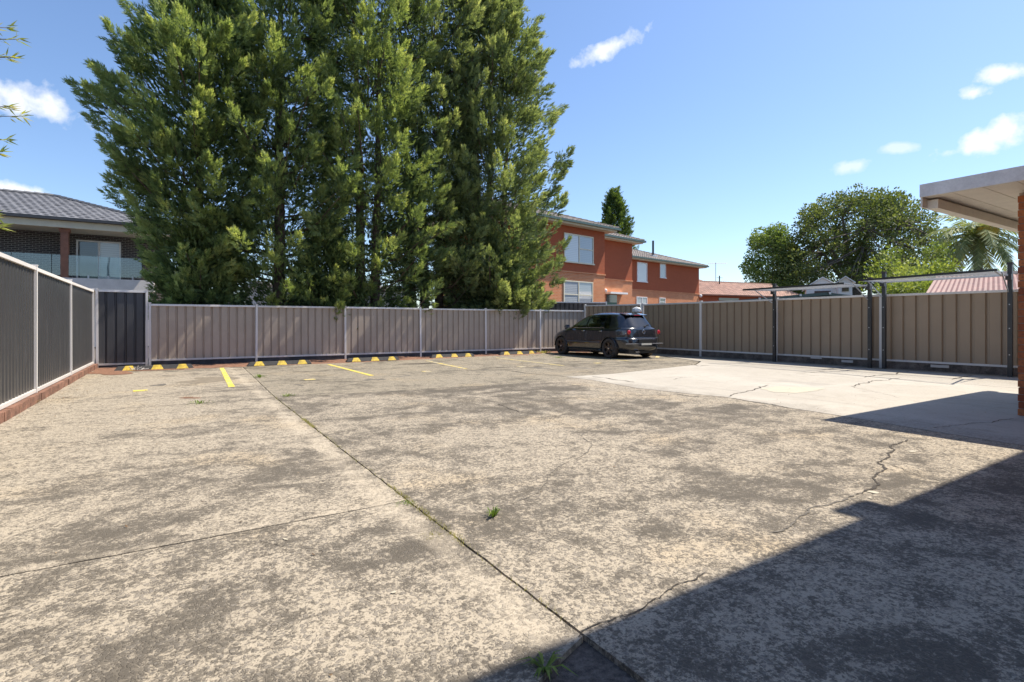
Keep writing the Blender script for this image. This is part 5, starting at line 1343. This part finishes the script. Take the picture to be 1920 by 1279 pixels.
# leaf litter and grit
b = MB()
for i in range(900):
    if random.random() < .5: x, y = random.uniform(-1.5, 14), random.uniform(14.6, 16.5)
    elif random.random() < .5: x, y = random.uniform(-1.62, -1.2), random.uniform(2, 15)
    else: x, y = random.uniform(-1, 9), random.uniform(1.4, 12)
    s = random.uniform(.004, .014) * (1.7 if y > 10 else 1); a = random.uniform(0, 6.28)
    c, d = math.cos(a) * s, math.sin(a) * s
    b.add([(x - c, y - d, .005), (x + d * .6, y - c * .6, .006), (x + c, y + d, .011 * random.random() + .005), (x - d * .6, y + c * .6, .008)], [(0, 1, 2, 3)], tint=random.random() * .95)
tag(b.build('leaf_litter', leafmat('dry_litter', (.10, .06, .035), (.24, .16, .09), (.45, .36, .25), .1), None, kind='stuff'), 'scattered dry leaf litter and grit on the concrete', 'leaf litter')

# ------------------------------------------------------------------ leafy tree reaching in at the left edge
def edge_tree():
    base = Vector((-4.5, 9.7, 0)); t = thing('leafy_tree', 'sunlit leafy twigs reaching into the picture at the left edge', 'tree', base)
    MB().tube([(0, 0, -.1), (.1, 0, 2.5), (0, .1, 5.5), (.2, 0, 7.0)], [.14, .11, .07, .03], 8).build('trunk', M['bark_grey'], t, smooth=True)
    lb = MB(); P = []; D = []; T = []; S = []
    tips = [(36, 74, .9), (18, 52, .5), (22, 108, .45), (44, 218, 1), (20, 200, .6), (14, 262, .5), (6, 285, .3), (-5, 405, .4), (6, 425, .25), (-60, 60, 1), (-80, 150, 1), (-90, 240, 1), (-60, 330, 1), (-80, 400, 1), (-150, 100, 1), (-140, 300, 1)]
    for (px, py, k) in tips:
        dx, dy = ray(px); tt = 9.5 / dy; e = Vector((dx * tt, 9.5, CAMH + (HORY - py) / FPX * tt)) - base
        s = Vector((.1, 0, e.z * .88 - .3)); m = s.lerp(e, .55) + Vector((0, 0, .12)); lb.tube([s, m, e], [.03, .014, .004], 5)
        n = 46; u = rng.random(n) * .5 + .5; u[:6] = .99
        a_ = np.array(m)[None] + np.array(e - m)[None] * ((u - .5) * 2)[:, None]
        P.append(a_ + rng.normal(size=(n, 3)) * .015); D.append(np.array((e - m).normalized())[None] * 1.0 + rng.normal(size=(n, 3)) * .48); T.append(np.clip(.2 + .6 * u + rng.normal(size=n) * .15, 0, 1)); S.append(rng.uniform(.10, .17, n))
    P = np.concatenate(P); X, Y, Z = frames(np.concatenate(D)); lb.build('twigs', M['bark_grey'], t)
    scatter('crown', [(0, 0, 0), (.4, -.07, .01), (1, 0, -.03), (.4, .07, .01)], LEAF_F, P, X, Y, Z, np.concatenate(S), np.concatenate(T), M['twig'], t, kind='stuff')
edge_tree()
